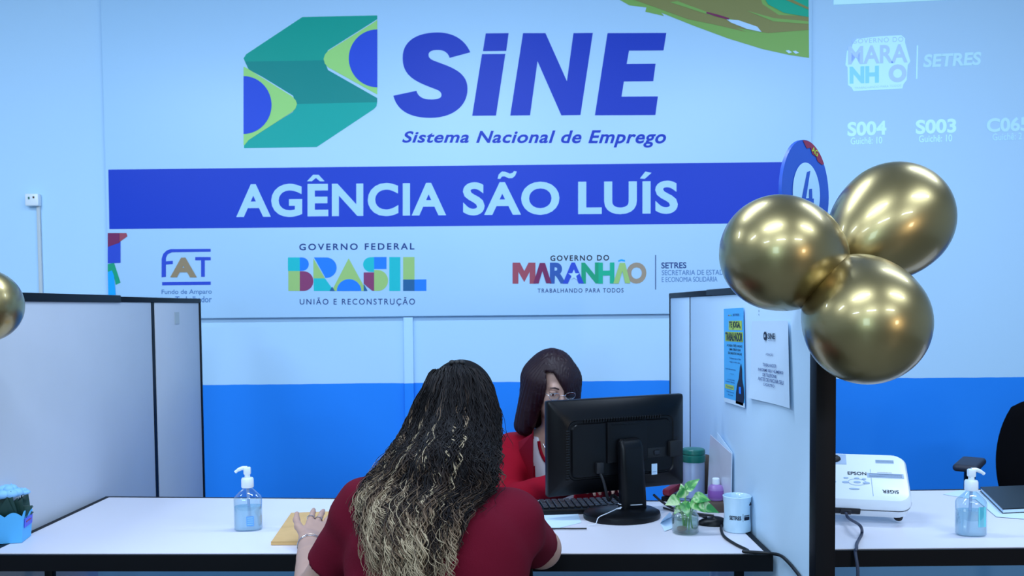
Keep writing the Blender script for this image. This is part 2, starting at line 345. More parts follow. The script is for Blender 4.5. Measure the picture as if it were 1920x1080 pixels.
# cut-off emblem at the left edge
e = B().m('c_royal').poly(wp([(202, 462), (226, 452), (226, 493), (202, 494)], L1)); e.m('c_wine').poly(wp([(202, 437), (224, 437), (224, 455), (202, 463)], L2)); e.m('c_brick').poly(wp([(224, 437), (237, 437), (239, 443), (224, 454)], L1))
e.m('c_emer').poly(wp([(202, 495), (214, 493), (226, 530), (217, 534), (214, 520), (202, 512)], L1)); e.m('c_sky').poly(wp([(202, 510), (210, 507), (214, 518), (217, 553), (203, 554)], L2))
build('edge_emblem', e, ban, True, label='cut-off coloured emblem at the edge')
def bars(b, pts): b.poly(wp(pts, L1)); return b
f = B().m('c_royal')
f.poly(wp([(303, 520), (303, 485), (306, 476), (312, 470), (320, 467), (395, 466.5), (395, 472), (322, 473), (314, 477), (311, 484), (311, 490), (324, 489), (324, 495), (311, 496), (311, 519)], L1))
f.poly(wp([(366, 482), (395, 482), (395, 488), (384, 488), (384, 519), (377, 519), (377, 488), (366, 488)], L1)); f.poly(wp([(304, 529), (395, 528), (395, 534), (304, 535)], L1))
f.m('c_gold').text('A', wp([(319, 483), (369, 483), (369, 520), (319, 520)], L2), .05)
f.m('inkmid').text('Fundo de Amparo', wp([(303, 543), (397, 542), (397, 553.5), (303, 554)], L1), .006); f.text('ao Trabalhador', wp([(311, 556), (397, 555), (397, 567), (311, 567)], L1), .008)
build('fund_logo', f, ban, True, label='blue and tan FAT logo with small caption')
g = B().m('ink').text('GOVERNO FEDERAL', wp([(561, 457), (777, 455.5), (777, 468), (561, 469.5)], L1), .02, space=1.35)
g.text('UNIÃO E RECONSTRUÇÃO', wp([(562, 558), (778, 557), (778, 574), (562, 573.5)], L1), .006, space=1.3)
def bz(pts): return wp([(190+x*.3698, 300+y*.3698) for x, y in pts], L1)
def bz2(pts): return wp([(190+x*.3698, 300+y*.3698) for x, y in pts], L2)
def arc(cx, cy, rx, ry, a0, a1, n=16): return [(cx+rx*math.cos(R(a)), cy+ry*math.sin(R(a))) for a in np.linspace(a0, a1, n)]
g.m('c_teal').poly(bz([(946, 494), (1006, 494), (1006, 563), (946, 563)])); g.m('c_lime').poly(bz([(948, 563), (1006, 563), (1006, 664), (948, 664)]))
g.m('c_blue').poly(bz([(1006, 494)]+arc(1018, 528, 34, 34, -90, 90)+[(1006, 563)])); g.m('c_maroon').poly(bz([(1006, 564)]+arc(1026, 614, 49, 50, -90, 90)+[(1006, 664)]))
g.m('c_blue').poly(bz([(1078, 494)]+arc(1140, 546, 53, 52, -90, 95)+[(1132, 590)])); g.m('c_lime').poly(bz([(1075, 498), (1134, 600), (1075, 600)])); g.m('c_teal').poly(bz([(1077, 600), (1134, 600), (1180, 664), (1077, 664)])); g.m('c_dk').poly(bz2([(1157, 664), (1170, 642), (1184, 664)]))
g.m('c_lime').poly(bz([(1254, 498), (1345, 664), (1168, 664)])); g.m('c_blue').poly(bz2(arc(1256, 664, 62, 60, 180, 360)))
g.m('c_maroon').poly(bz2([(1330, 570), (1383, 570), (1383, 664), (1372, 662), (1345, 640), (1330, 625)])); g.m('c_dk').poly(bz2([(1330, 626), (1350, 664), (1330, 664)]))
g.m('c_teal').poly(bz([(1383, 492)]+arc(1365, 530, 38, 37, 270, 90)+[(1383, 568)])); g.m('c_blue').poly(bz([(1383, 492), (1446, 492), (1446, 553), (1383, 553)])); g.m('c_lime').poly(bz([(1383, 558)]+arc(1402, 611, 52, 53, -90, 90)+[(1383, 664)]))
g.m('c_teal').poly(bz([(1460, 492), (1516, 492), (1516, 664), (1460, 664)])); g.m('c_lime').poly(bz([(1530, 492), (1588, 492), (1588, 606), (1530, 606)])); g.m('c_dk').poly(bz([(1530, 606), (1588, 606), (1588, 664), (1530, 664)])); g.m('c_blue').poly(bz([(1588, 606), (1648, 605), (1648, 664), (1588, 664)]))
build('federal_logo', g, ban, True, label='GOVERNO FEDERAL BRASIL logo in coloured block letters')
h = B().m('inkblk').text('GOVERNO DO', wp([(1032, 479), (1142, 478), (1142, 488.5), (1032, 489.5)], L1), .02, space=1.3)
for ch, x0, x1, k in (('M', 961, 1004, 'c_brick'), ('Λ', 1000, 1034, 'c_wine'), ('R', 1031, 1062, 'c_navy'), ('A', 1055, 1095, 'c_royal'), ('N', 1090, 1124, 'c_emer'), ('H', 1122, 1152, 'c_green'), ('Λ', 1150, 1182, 'c_lime'), ('O', 1175, 1212, 'c_tan')):
    if ch == 'Λ':
        h.m(k).poly(wp([(x0, 531.5), (x0+12, 493), (x0+22, 493), (x1, 531), (x1-10, 531), (x0+17, 508), (x0+10, 531.5)], L3))
    else:
        if ch == 'M': h.m(k).poly(wp([(x0, 532), (x0, 492.5), (x0+14, 492.5), (x0+22, 508), (x0+30, 492.5), (x1, 492.5), (x1, 532), (x1-11, 532), (x1-11, 510), (x0+22, 529), (x0+11, 510), (x0+11, 532)], L1))
        else: h.m(k).text(ch, wp([(x0, 492.5), (x1, 492), (x1, 531.5), (x0, 532)], L2 if ch in 'AH' else L1), .045)
st = [(1076+ (11 if i % 2 == 0 else 4.6)*math.sin(i*math.pi/5), 516-(11 if i % 2 == 0 else 4.6)*math.cos(i*math.pi/5)) for i in range(10)]
h.m('banner').poly(wp(st, L3)); h.m('c_sky').poly(wp([(1159, 488), (1165, 486), (1172, 487.5), (1172, 490.5), (1165, 489.5), (1159, 491)], L1))
h.m('ink').text('TRABALHANDO PARA TODOS', wp([(1008, 541), (1169, 540), (1169, 548.5), (1008, 549)], L1), .008, space=1.25)
h.poly(wp([(1228.5, 478), (1230, 478), (1230, 543), (1228.5, 543)], L1))
h.text('SETRES', wp([(1240, 492), (1287, 491.5), (1287, 503), (1240, 503.5)], L1), .018)
h.m('inkmid').text('SECRETARIA DE ESTADO DO TRABALHO', wp([(1241, 506.5), (1448, 505), (1448, 514.5), (1241, 516)], L1)); h.text('E ECONOMIA SOLIDÁRIA', wp([(1241, 517), (1345, 516), (1345, 528), (1241, 529)], L1))
build('state_logo', h, ban, True, label='GOVERNO DO MARANHÃO logo with SETRES caption')
# ------------------------------------------------------------------ projected queue display: projector light put into pale glowing flat shapes on the wall
PJ = WY-.002; PJ2 = WY-.0035
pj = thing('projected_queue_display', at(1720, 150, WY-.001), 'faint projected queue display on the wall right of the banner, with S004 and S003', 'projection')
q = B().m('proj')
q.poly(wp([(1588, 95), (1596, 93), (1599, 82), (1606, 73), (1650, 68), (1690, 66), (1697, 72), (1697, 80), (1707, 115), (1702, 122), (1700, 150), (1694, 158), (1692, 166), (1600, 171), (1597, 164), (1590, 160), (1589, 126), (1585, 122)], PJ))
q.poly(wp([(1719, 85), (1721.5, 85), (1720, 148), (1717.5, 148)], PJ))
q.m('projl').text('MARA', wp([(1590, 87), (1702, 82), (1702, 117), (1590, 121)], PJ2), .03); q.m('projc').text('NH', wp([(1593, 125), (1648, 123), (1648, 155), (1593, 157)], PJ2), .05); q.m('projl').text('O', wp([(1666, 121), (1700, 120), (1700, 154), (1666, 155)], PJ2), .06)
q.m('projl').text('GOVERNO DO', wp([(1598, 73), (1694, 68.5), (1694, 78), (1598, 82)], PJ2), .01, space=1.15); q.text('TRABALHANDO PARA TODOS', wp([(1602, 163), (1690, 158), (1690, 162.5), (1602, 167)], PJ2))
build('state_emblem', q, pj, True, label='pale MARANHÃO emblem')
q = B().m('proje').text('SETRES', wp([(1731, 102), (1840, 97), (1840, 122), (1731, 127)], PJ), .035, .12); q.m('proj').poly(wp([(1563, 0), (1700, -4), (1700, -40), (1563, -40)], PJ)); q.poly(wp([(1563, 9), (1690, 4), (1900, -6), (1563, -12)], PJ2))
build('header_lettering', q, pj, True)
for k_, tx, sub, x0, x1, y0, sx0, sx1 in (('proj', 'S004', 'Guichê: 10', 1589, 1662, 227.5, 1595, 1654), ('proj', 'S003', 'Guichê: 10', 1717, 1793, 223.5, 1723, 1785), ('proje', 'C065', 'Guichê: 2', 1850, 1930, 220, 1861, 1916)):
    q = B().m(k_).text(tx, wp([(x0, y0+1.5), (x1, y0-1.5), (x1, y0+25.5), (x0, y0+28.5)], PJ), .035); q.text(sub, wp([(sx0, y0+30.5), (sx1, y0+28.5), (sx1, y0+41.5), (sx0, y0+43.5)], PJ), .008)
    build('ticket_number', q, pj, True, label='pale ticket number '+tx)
# ------------------------------------------------------------------ wall fittings
tr0 = at(757, 600, WY)[0]; tr1 = at(775, 600, WY)[0]
tag(build('cable_trunking', B().m('wall').box(((tr0+tr1)/2, WY-.011, .667), (tr1-tr0, .02, 1.328), .004)), 'vertical painted cable trunking running down the back wall below the banner', 'cable trunking')
sb = at(66, 376, WY)
s = thing('wall_sensor', (sb[0], WY-.02, sb[2]), 'small white sensor box on the upper wall left of the banner', 'sensor')
build('housing', B().m('white_plastic').box((0, 0, 0), (.068, .036, .062), .006), s)
build('indicator', B().m('greenlid').box((-.012, -.019, .008), (.008, .003, .012)).m('brown').box((.012, -.019, .012), (.008, .003, .01)), s)
build('conduit', B().m('plain_wall').box((.02, .012, -.53), (.018, .014, 1.0), .004), s)
# ------------------------------------------------------------------ dividers
def divider(x0, x1, yf, yb, ys, pm, label, seam, thick):
    t = thing('office_divider', ((x0+x1)/2, (yf+yb)/2, 0), label, 'divider'); xc = (x0+x1)/2; W = x1-x0
    build('panel', B().m(pm).box((xc, (yf+.045+ys)/2, .725), (W-.006, ys-yf-.045-seam, 1.37), .002), t, True)
    build('panel', B().m(pm).box((xc, (ys+yb)/2, .725), (W-.006, yb-ys-seam-.02, 1.37), .002), t, True)
    build('seam_strip', B().m('black' if seam > .01 else 'plastic_dk').box((xc, ys, .725), (W-.003, seam, 1.37)), t, True, label='dark seam strip')
    build('front_post', B().m('black').box((xc, yf+.0225, .71), (W, .045, 1.42), .003), t, True)
    build('rear_post', B().m('black').box((xc, yb-.009, .71), (W, .018, 1.42), .003), t, True)
    r = B().m('black').box((xc, (ys-.3+yb)/2, 1.42), (W+.002, yb-ys+.3, .02), .003)
    build('top_rail', r, t, True)
    build('top_rail', B().m('black').box((xc, (yf+ys-.3)/2, 1.4215), (W+.006, ys-.302-yf, 1.0*thick), .003), t, True)
    return t
dl = divider(-1.452, -1.407, 2.0, 4.16, 3.6, 'panel', 'tall grey divider with black trim at the left end of the front desk', .026, .026)
dr = divider(.68, .725, 2.0, 3.84, 3.41, 'panel_r', 'tall pale blue divider with black front post, papers and balloons on it', .008, .02)
mk = B().m('greyprint')
for y_, z_ in ((2.47, 1.372), (2.47, 1.362), (2.47, 1.352)): mk.box((.6822, y_, z_), (.0016, .004, .004))
build('pin_hole', mk, dr, True)
mk = B().m(mat('tape_residue', (176, 188, 190), .7)).box((-1.4088, 3.86, 1.345), (.0012, .05, .05))
build('tape_residue', mk, dl, True)
# ------------------------------------------------------------------ desks
DZ = .74
M['modesty'] = mat('pale_blue_panel', (128, 188, 240), .6)
def desk(FL, FR, BR, BL, label, legs, lip=.045):
    c = [(FL[0]+FR[0])/2, (FL[1]+BL[1])/2]
    t = thing('service_desk', (c[0], c[1], 0), label, 'desk')
    def lp(u, v): # u 0..1 left-right, v front-back
        a = Vector(FL).lerp(Vector(FR), u); b = Vector(BL).lerp(Vector(BR), u); return a.lerp(b, v)
    e = .016; w_ = FR[0]-FL[0]; d_ = BL[1]-FL[1]; eu = e/w_; ev = e/d_
    def quad(u0, v0, u1, v1, z): return [(*lp(u, v), z) for u, v in ((u0, v0), (u1, v0), (u1, v1), (u0, v1))]
    build('desktop', B().m('desk').prism(quad(eu, .004, 1-eu, 1-ev*.7, DZ-.026), (0, 0, .026)), t, True, smooth=False)
    fr = B().m('black').prism(quad(0, -.012, 1, .004, DZ-lip), (0, 0, lip-.002)).prism(quad(0, .004, eu, 1, DZ-.04), (0, 0, .041)).prism(quad(1-eu, .004, 1, 1, DZ-.04), (0, 0, .041)).prism(quad(eu, 1-ev*.7, 1-eu, 1, DZ-.04), (0, 0, .041))
    build('edge_frame', fr, t, True, smooth=False, label='black edge frame')
    for u, v in legs:
        p = lp(u, v); build('leg', B().m('black').box((p[0], p[1], .35), (.022, .022, .70), .002), t, True)
    a = lp(.03, .72); b = lp(.97, .72)
    build('modesty_panel', B().m('modesty').prism([(a[0], a[1], .12), (b[0], b[1], .12), (b[0], b[1], .70), (a[0], a[1], .70)], (0, .015, 0)), t, True, smooth=False)
    return t
d1 = desk((-1.398, 2.381), (.672, 2.303), (.674, 2.93), (-1.392, 3.102), 'long white service desk with black edges in the middle cubicle', ((.065, .12), (.965, .08), (.065, .9), (.965, .9)))
d2 = desk((.735, 2.338), (2.6, 2.335), (2.6, 3.10), (.735, 3.06), 'white desk with black edge beyond the right divider, holding the projector', ((.5, .1), (.97, .1), (.04, .9), (.97, .9)))
# ------------------------------------------------------------------ balloons
KN = at(1568, 503, 2.0)
def balloon(c, k, r, label, grp):
    c = np.array(c); k = np.array(k); ax = Vector(k-c); L = ax.length
    t = thing('balloon', c, label, 'balloon', group=grp); mt = ax.to_track_quat('Z', 'Y').to_matrix()
    prof = []
    Ln = max(L-.014, r*1.02)
    for i in range(52):
        a = math.pi*i/51; z = -math.cos(a); rr = math.sin(a)
        prof.append((max(r*rr*(1-.16*max(z, 0)**2), .0001 if z < 0 else .006), r*z if z < 0 else Ln*z))
    build('latex_body', B().m('gold').lathe(prof, seg=64, mt=mt, cap=False), t, ang=180)
    build('knot', B().m('gold').lathe([(.006, Ln), (.009, Ln+.004), (.006, Ln+.008), (.010, Ln+.014), (.012, Ln+.017), (.004, Ln+.016)], seg=16, mt=mt), t)
    return t
gb = 'gold chrome balloons tied to the right divider'
cA, cB_, cC = at(1459, 474, 1.87), at(1677, 411, 2.1), at(1625, 606, 1.80)
balloon(cA, KN, .119, 'gold chrome balloon upper left in the trio, overlapping the number 4 sign', gb)
balloon(cB_, KN+np.array([.012, .03, 0]), .131, 'gold chrome balloon highest of the trio, against the wall projection', gb)
balloon(cC, KN+np.array([.004, -.01, -.008]), .122, 'gold chrome balloon lowest of the trio, covering the divider post', gb)
cD = at(-31, 573, 2.2)
balloon(cD, cD+np.array([-.09, -.06, -.02]), .089, 'gold chrome balloon cut off by the photo edge at the left divider', 'gold chrome balloon at the left divider')
rb = B().m('metalwire').tube(spline([KN, KN+np.array([-.004, .01, -.03]), (.702, 2.03, 1.428)], 12), .0025, 6)
tag(build('balloon_ribbon', rb), 'short ribbon tying the balloon trio to the divider post', 'ribbon')
rb = B().m('metalwire').tube(spline([cD+np.array([-.09, -.06, -.02]), (-1.38, 2.12, 1.45), (-1.43, 2.12, 1.436)], 12), .002, 6)
tag(build('balloon_ribbon', rb), 'short ribbon tying the single balloon to the left divider', 'ribbon')
# ------------------------------------------------------------------ number sign on the divider
hx, hy = .683, .73
sg = thing('number_sign', (.7216, 2.2, 1.43), 'round blue counter sign with number 4, behind the balloons on the divider', 'sign')
nx, ny = hy, -hx                       # faces the camera side
sc_ = at(1512, 363, 2.2)
def sp(u, v, o=0): return (.7216+u*hx+nx*o, 2.2+u*hy+ny*o, sc_[2]+v+.0)
def disc(b, r, o, n=48, th=None):
    pts = [sp(r*math.cos(a), r*math.sin(a), o) for a in np.linspace(0, 2*math.pi, n, endpoint=False)]
    if th: b.prism(pts, (-nx*th, -ny*th, 0))
    else: b.poly(pts)
b = B().m('signblue'); disc(b, .128, 0, th=.008); build('disc', b, sg, True)
b = B().m('letter'); disc(b, .074, .0012); build('ring', b, sg, True, label='pale inner circle')
b = B().m('signblue').poly([sp(u, v, .0024) for u, v in [(.0, .052), (.017, .056), (-.006, -.012), (.012, -.010), (.012, .012), (.027, .014), (.029, -.010), (.037, -.009), (.037, -.023), (.029, -.024), (.029, -.045), (.013, -.045), (.013, -.025), (-.028, -.026), (-.028, -.014)]])
build('numeral', b, sg, True, label='blue numeral 4')
b = B().m('signred').poly([sp(.1265*math.cos(R(a)), .1265*math.sin(R(a)), .0012) for a in np.linspace(40, 100, 14)]+[sp(u, v, .0012) for u, v in ((.0, .108), (.02, .112), (.03, .098), (.052, .094), (.06, .084), (.085, .078))])
b.m('yellow').text('AG', [sp(.028, .118, .0024), sp(.062, .108, .0024), sp(.056, .094, .0024), (sp(.024, .104, .0024))], .02)
build('red_flash', b, sg, True, label='wine red corner flash')
build('stem', B().m('signblue').box((.7216-.012, 2.2, (1.4325+sc_[2]-.1)/2), (.018, .018, sc_[2]-.1-1.4325)), sg, True)
# ------------------------------------------------------------------ papers on the divider
PX = .679
def pw(px, py, o=0): p = atx(px, py, .68); return (PX-o, p[1], p[2])
def sheetgrid(b, cn, curl, th=.0008, n=8):   # TL,TR,BR,BL; bows slightly away from the divider
    vs = []; fs = []
    c = [np.array(p) for p in cn]
    for i in range(n+1):
        for j in range(n+1):
            u, v = i/n, j/n; p = (c[0]*(1-u)+c[1]*u)*(1-v)+(c[3]*(1-u)+c[2]*u)*v
            vs.append((p[0]-curl(u, v), p[1], p[2]))
    for i in range(n):
        for j in range(n): a = i*(n+1)+j; fs.append((a, a+1, a+n+2, a+n+1))
    return b.add(vs, fs)
po = thing('job_poster', pw(1377, 672), 'cyan printed poster with yellow headings on the right divider', 'poster')
cn = [pw(1358, 579), pw(1395, 577), pw(1398, 765), pw(1359, 753)]
def inter(cn, u, v, o): c = [np.array(p) for p in cn]; p = (c[0]*(1-u)+c[1]*u)*(1-v)+(c[3]*(1-u)+c[2]*u)*v; return (p[0]-o, p[1], p[2])
def iq(cn, u0, v0, u1, v1, o): return [inter(cn, u0, v0, o), inter(cn, u1, v0, o), inter(cn, u1, v1, o), inter(cn, u0, v1, o)]
build('sheet', sheetgrid(B().m('pposter'), cn, lambda u, v: .0005), po, True)
b = B().m('yellow').poly(iq(cn, .27, .13, .92, .225, .0012)).poly(iq(cn, .08, .245, .96, .345, .0012)).poly(iq(cn, .06, .805, .5, .85, .0012))
b.m('paper').poly(iq(cn, 0, .955, 1, 1, .0012))
b.m('inkblk').text('TE JOGA,', iq(cn, .3, .135, .86, .22, .002), .03).text('TRABALHADOR', iq(cn, .1, .25, .94, .34, .002), .03)
for tx, u0, v0, u1, v1 in (('A CADA TRÊS VAGAS', .16, .37, .92, .40), ('UMA SERÁ SUA', .28, .41, .85, .44), ('SÃO MUITAS VAGAS', .22, .45, .9, .48)): b.text(tx, iq(cn, u0, v0, u1, v1, .0014), .012)
b.m('ink')
for tx, u0, v0, u1, v1 in (('Cadastre-se no Sine', .3, .51, .85, .53), ('vagas todo dia', .3, .55, .8, .57), ('leve documento', .1, .63, .6, .645), ('original', .3, .68, .5, .69), ('e currículo', .2, .74, .55, .755), ('com foto', .1, .765, .55, .78), ('Terminal', .12, .815, .45, .84), ('Praia Grande', .15, .87, .5, .885), ('São Luís', .2, .9, .45, .915)): b.text(tx, iq(cn, u0, v0, u1, v1, .0014), .004)
for k, u in (('signred', .24), ('yellow', .31), ('green1', .38)): b.m(k).poly(iq(cn, u, .066, u+.05, .078, .0012))
b.m('ink').text('SETRES', iq(cn, .48, .058, .8, .08, .0012), .01)
b.m('inkblk').poly([inter(cn, u, v, .0012) for u, v in ((.58, .98), (.6, .87), (.66, .78), (.74, .72), (.8, .6), (.86, .56), (.9, .62), (.9, .72), (.96, .8), (.98, .9), (.92, .985))])
b.m('c_blue').poly(iq(cn, .75, .8, .85, .87, .002))
build('print', b, po, True, label='dark headline lettering on yellow bars')
no = thing('notice_sheet', pw(1447, 685), 'white A4 notice with SINE heading on the right divider near the post', 'notice')
cn2 = [pw(1411, 602), pw(1480, 601), pw(1486, 766), pw(1407, 746)]
def cur(u, v): return .0008+.010*max(0, v-.75)*max(0, .5-u)*4+.005*max(0, u-.8)*5*(.3+.7*v)
build('sheet', sheetgrid(B().m('paper'), cn2, cur, n=12), no, True)
b = B().m('inkblk').text('SINE', iq(cn2, .5, .15, .68, .22, .004), .03)
b.poly([inter(cn2, .42+.045*math.cos(a), .185+.055*math.sin(a), .0036) for a in np.linspace(0, 2*math.pi, 20, endpoint=False)]); b.m('paper').poly(iq(cn2, .40, .17, .44, .18, .0042)).poly(iq(cn2, .40, .19, .44, .2, .0042))
b.m('ink')
for tx, u0, v0, u1, v1, bo in (('Sistema Nacional', .5, .235, .68, .243, 0), ('ATENÇÃO', .44, .39, .63, .43, 0), ('TRABALHADOR', .36, .52, .7, .56, .006), ('INFORME SEU NÚMERO', .24, .58, .86, .625, .012), ('DE TELEFONE', .36, .645, .7, .685, .014), ('ANTES DE INICIAR SEU', .24, .70, .86, .745, .006), ('CADASTRO', .38, .765, .65, .80, .004)): b.text(tx, iq(cn2, u0, v0, u1, v1, .0036), bo)
build('print', b, no, True, label='dark printed notice text')
# ------------------------------------------------------------------ monitor
mc = np.array([.344, 2.76, 0]); yaw = math.atan2(.192, .441)
mo = thing('computer_monitor', (atz(1166, 969)[0]-.0, atz(1166, 969)[1], DZ), 'black flat monitor seen from behind on the front desk', 'monitor', rot=(0, 0, yaw))
mi = wm(mo).inverted()
lc = mi @ Vector((mc[0], mc[1], .953)); mx, my, mz = lc.x, max(lc.y, .055), lc.z
b = B().m('plastic_black').box((mx, my+.012, mz), (.482, .024, .290), .006)
build('bezel', b, mo)
def loft(b, rings, cap=True):
    n = len(rings[0]); vs = [p for r_ in rings for p in r_]; fs = []
    for i in range(len(rings)-1):
        for k in range(n): k2 = (k+1) % n; fs.append((i*n+k, i*n+k2, (i+1)*n+k2, (i+1)*n+k))
    if cap: fs.append(tuple(range((len(rings)-1)*n, len(rings)*n)))
    return b.add(vs, fs)
def rrect(cx, cz, w_, h_, r, y, n=6):
    out = []
    for sx, sz, a0 in ((1, 1, 0), (-1, 1, 90), (-1, -1, 180), (1, -1, 270)):
        for k in range(n+1):
            a = R(a0+90*k/n); out.append((cx+sx*(w_/2-r)+r*math.cos(a), y, cz+sz*(h_/2-r)+r*math.sin(a)))
    return out
rings = [rrect(mx, mz, .478, .286, .008, my), rrect(mx, mz, .472, .280, .010, my-.004), rrect(mx, mz-.004, .40, .205, .022, my-.022), rrect(mx, mz-.006, .372, .180, .024, my-.026), rrect(mx, mz-.006, .366, .176, .024, my-.023), rrect(mx, mz-.008, .352, .165, .02, my-.023), rrect(mx, mz-.008, .345, .158, .02, my-.030)]
build('back_shell', loft(B().m('plastic_black'), rings), mo)
b = B().m('slot')
for k in range(30): b.box((mx-.13+k*.0092, my-.0262, mz+.0815), (.003, .004, .010), rot=(.35, 0, 0))
for k in range(20): b.box((mx-.187, my-.0255, mz+.055-k*.0078), (.012, .004, .003), rot=(0, 0, .3))
build('vent_slots', b, mo)
build('mount_plate', B().m('plastic_black').box((mx+.012, my-.033, mz+.012), (.14, .008, .125), .003).box((mx+.012, my-.037, mz+.068), (.11, .004, .006), .001), mo)
nx_ = 0
nk = [rrect(.0, 0, .085, .046, .018, 0)]
def hring(cx, cy, z, w_, d_, r): return [(p[0], p[2], z) for p in rrect(cx, cy, w_, d_, r, 0)]
build('stand_neck', loft(B().m('plastic_black'), [hring(mx*.2+.034, .004, .008, .09, .046, .016), hring(mx*.3+.032, .0, .05, .086, .044, .018), hring(mx*.6+.02, -.002, .15, .084, .04, .018), hring(mx*.8+.016, .0, .205, .082, .036, .016), hring(mx*.9+.014, .006, .228, .076, .026, .012), hring(mx*.9+.014, .012, .236, .06, .012, .005)]), mo)
build('hinge_cover', B().m('plastic_dk').box((mx*.9+.014, my-.045, .205), (.07, .03, .05), .008), mo)
build('stand_base', B().m('plastic_black').lathe([(.0, .0), (.118, .0), (.120, .006), (.118, .016), (.108, .021), (.04, .026), (0, .027)], seg=56, sy=.9), mo)
build('port_panel', B().m('slot').box((mx+.12, my-.0302, mz-.03), (.065, .002, .03), .001).m('plastic_dk').box((mx+.12, my-.033, mz-.03), (.022, .006, .016), .004).m('slot').box((mx+.185, my-.028, mz-.022), (.045, .03, .05), .004), mo)
build('asset_sticker', B().m('paper').box((mx+.112, my-.0305, mz-.082), (.02, .0012, .034)).m('greyprint').box((mx+.112, my-.0313, mz-.090), (.014, .0006, .003)), mo, label='white sticker')
def wtube(pts, r, n=30): return B().m('cable').tube(spline(pts, n), r, 8)
build('video_cable', B().m('cable').tube(spline([(mx-.085, my-.03, mz-.07), (mx-.08, my-.05, mz-.10), (mx-.06, my-.045, mz-.16), (mx-.03, my-.02, .06), (mx+.0, .03, .034)], 30), .0045, 8).box((mx-.085, my-.034, mz-.062), (.026, .018, .034), .004), mo)
stg = B().m('string')
ring = [(.0+math.cos(a)*.0445, .004+math.sin(a)*.026, .033+.006*math.sin(a*.5)) for a in np.linspace(0, 2*math.pi, 36)]
stg.tube([(x*1.03+mx*.22+.034, y*1.05, z) for x, y, z in ring], .0014, 5)
mx0 = mx; mx = mx+.15
stg.tube([(mx*.22-.046, -.01, .033), (mx*.22-.062, -.034, .034), (mx*.22-.075, -.03, .034), (mx*.22-.062, -.026, .032), (mx*.22-.046, -.014, .033)], .0014, 5)
stg.tube(spline([(mx*.22-.046, -.01, .033), (-.075, -.045, .028), (-.115, -.062, .023), (-.128, -.066, .006), (-.150, -.06, .0025)], 20), .0013, 5)
mx = mx0
tag(build('white_string', stg, None), 'white string tied around the foot of the monitor stand', 'string')
bpy.data.objects['white_string'].matrix_world = wm(mo)
# ------------------------------------------------------------------ keyboard, cables, papers
kb0 = atz(1080, 950, .75)
kb = thing('keyboard', (kb0[0], kb0[1], DZ), 'black keyboard lying behind the monitor', 'keyboard', rot=(0, 0, R(6)))
build('case', B().m('plastic_black').box((0, 0, .010), (.40, .13, .018), .005), kb)
b = B().m('plastic_dk')
for r_ in range(5):
    for c_ in range(19): b.box((-.184+c_*.0204, -.046+r_*.023, .0225), (.0165, .0185, .007), .002, seg=1)
build('keys', b, kb)
def cable(name, pts, r, label, n=50, m='cable'): return tag(build(name, B().m(m).tube(spline(pts, n), r, 8)), label, 'cable')
z = DZ+.004
cable('thin_cable', [atz(1268, 1003, z)+np.array([0,0,0]) if False else atz(1100, 991, z), atz(1060, 991, z), atz(1020, 990, z), atz(985, 982, z)], .0022, 'thin black cable running left from the monitor foot')
cable('power_cable', [atz(1226, 928, .80), atz(1240, 940, .775), atz(1262, 953, z), atz(1300, 962, z), atz(1338, 967, z)], .004, 'thick black cable behind the glass jar plant')
cable('signal_cable', [atz(1244, 952, z), atz(1275, 961, z), atz(1310, 966, z), atz(1330, 973, z)], .003, 'slim black cable curving between monitor foot and mouse')
ps = thing('loose_paper', atz(1055, 978), 'white paper sheet lying between the keyboard and the monitor foot', 'paper')
build('sheet', B().m('paper').prism([atz(985, 966, .7406), atz(1082, 958, .7406), atz(1090, 980, .7406), atz(1000, 1002, .7406)], (0, 0, .0008)), ps, True, smooth=False)
pt = thing('folded_paper', atz(1247, 985), 'small folded white paper beside the glass jar', 'paper')
build('sheet', B().m('paper').poly([atz(1238, 981, .742), atz(1262, 968, .742), atz(1262, 990, .742), atz(1246, 996, .742)]).poly([atz(1238, 981, .742), atz(1262, 968, .742), atz(1256, 960, .775), atz(1243, 973, .765)]), pt, True, smooth=False)
# ------------------------------------------------------------------ items in the desk corner
def onbase(px, py): p = atz(px, py); return (p[0], p[1], DZ)
gp = atz(1300, 934)
t = thing('storage_jar', (gp[0], gp[1], DZ), 'clear jar with green screw lid behind the plant', 'jar')
t.scale = (1, 1, .91)
build('body', B().m('frost').lathe([(0.0, .002), (.034, .002), (.037, .006), (.037, .135), (.034, .145)], seg=40, cap=False), t)
build('content', B().m('bluelabel').lathe([(0, .004), (.03, .004), (.03, .06), (0, .06)], seg=30), t, label='pale blue content')
build('lid', B().m('greenlid').lathe([(.0385, .135), (.0395, .138), (.0395, .158), (.037, .16), (.037, .163), (.039, .166), (.038, .178), (.034, .182), (0, .184)], seg=40), t, label='green lid')
bp_ = atz(1327, 930)
t = thing('brown_pouch', (bp_[0]+.0, bp_[1]+.03, DZ), 'brown rounded pouch standing between the green lid jar and mauve bottle', 'pouch')
build('pouch_body', B().m('brown').sphere((0, 0, .068), (.038, .02, .068)), t)
bx_ = atz(1343, 957)
t = thing('brown_tray', (bx_[0], bx_[1], DZ), 'low brown box under the mauve bottle', 'box')
build('tray_body', B().m('brown').box((0, 0, .016), (.075, .07, .032), .006), t)
bt = (bx_[0], bx_[1]+.005, DZ+.033)
t = thing('mauve_bottle', bt, 'small mauve bottle with white cap by the divider', 'bottle')
build('body', B().m('pink').lathe([(0, 0), (.021, 0), (.023, .004), (.0235, .036), (.019, .044), (.011, .049)], seg=32, sq=2.6), t)
build('label_band', B().m(mat('mauve_label', (134, 82, 164), .5)).lathe([(.0240, .008), (.0242, .009), (.0242, .03), (.024, .031)], seg=32, cap=False, sq=2.6), t, label='darker mauve label')
build('cap', B().m('white_plastic').lathe([(.0115, .048), (.012, .05), (.0115, .066), (.009, .068), (0, .068)], seg=24), t, label='white cap')
rp_ = atz(1262, 935)
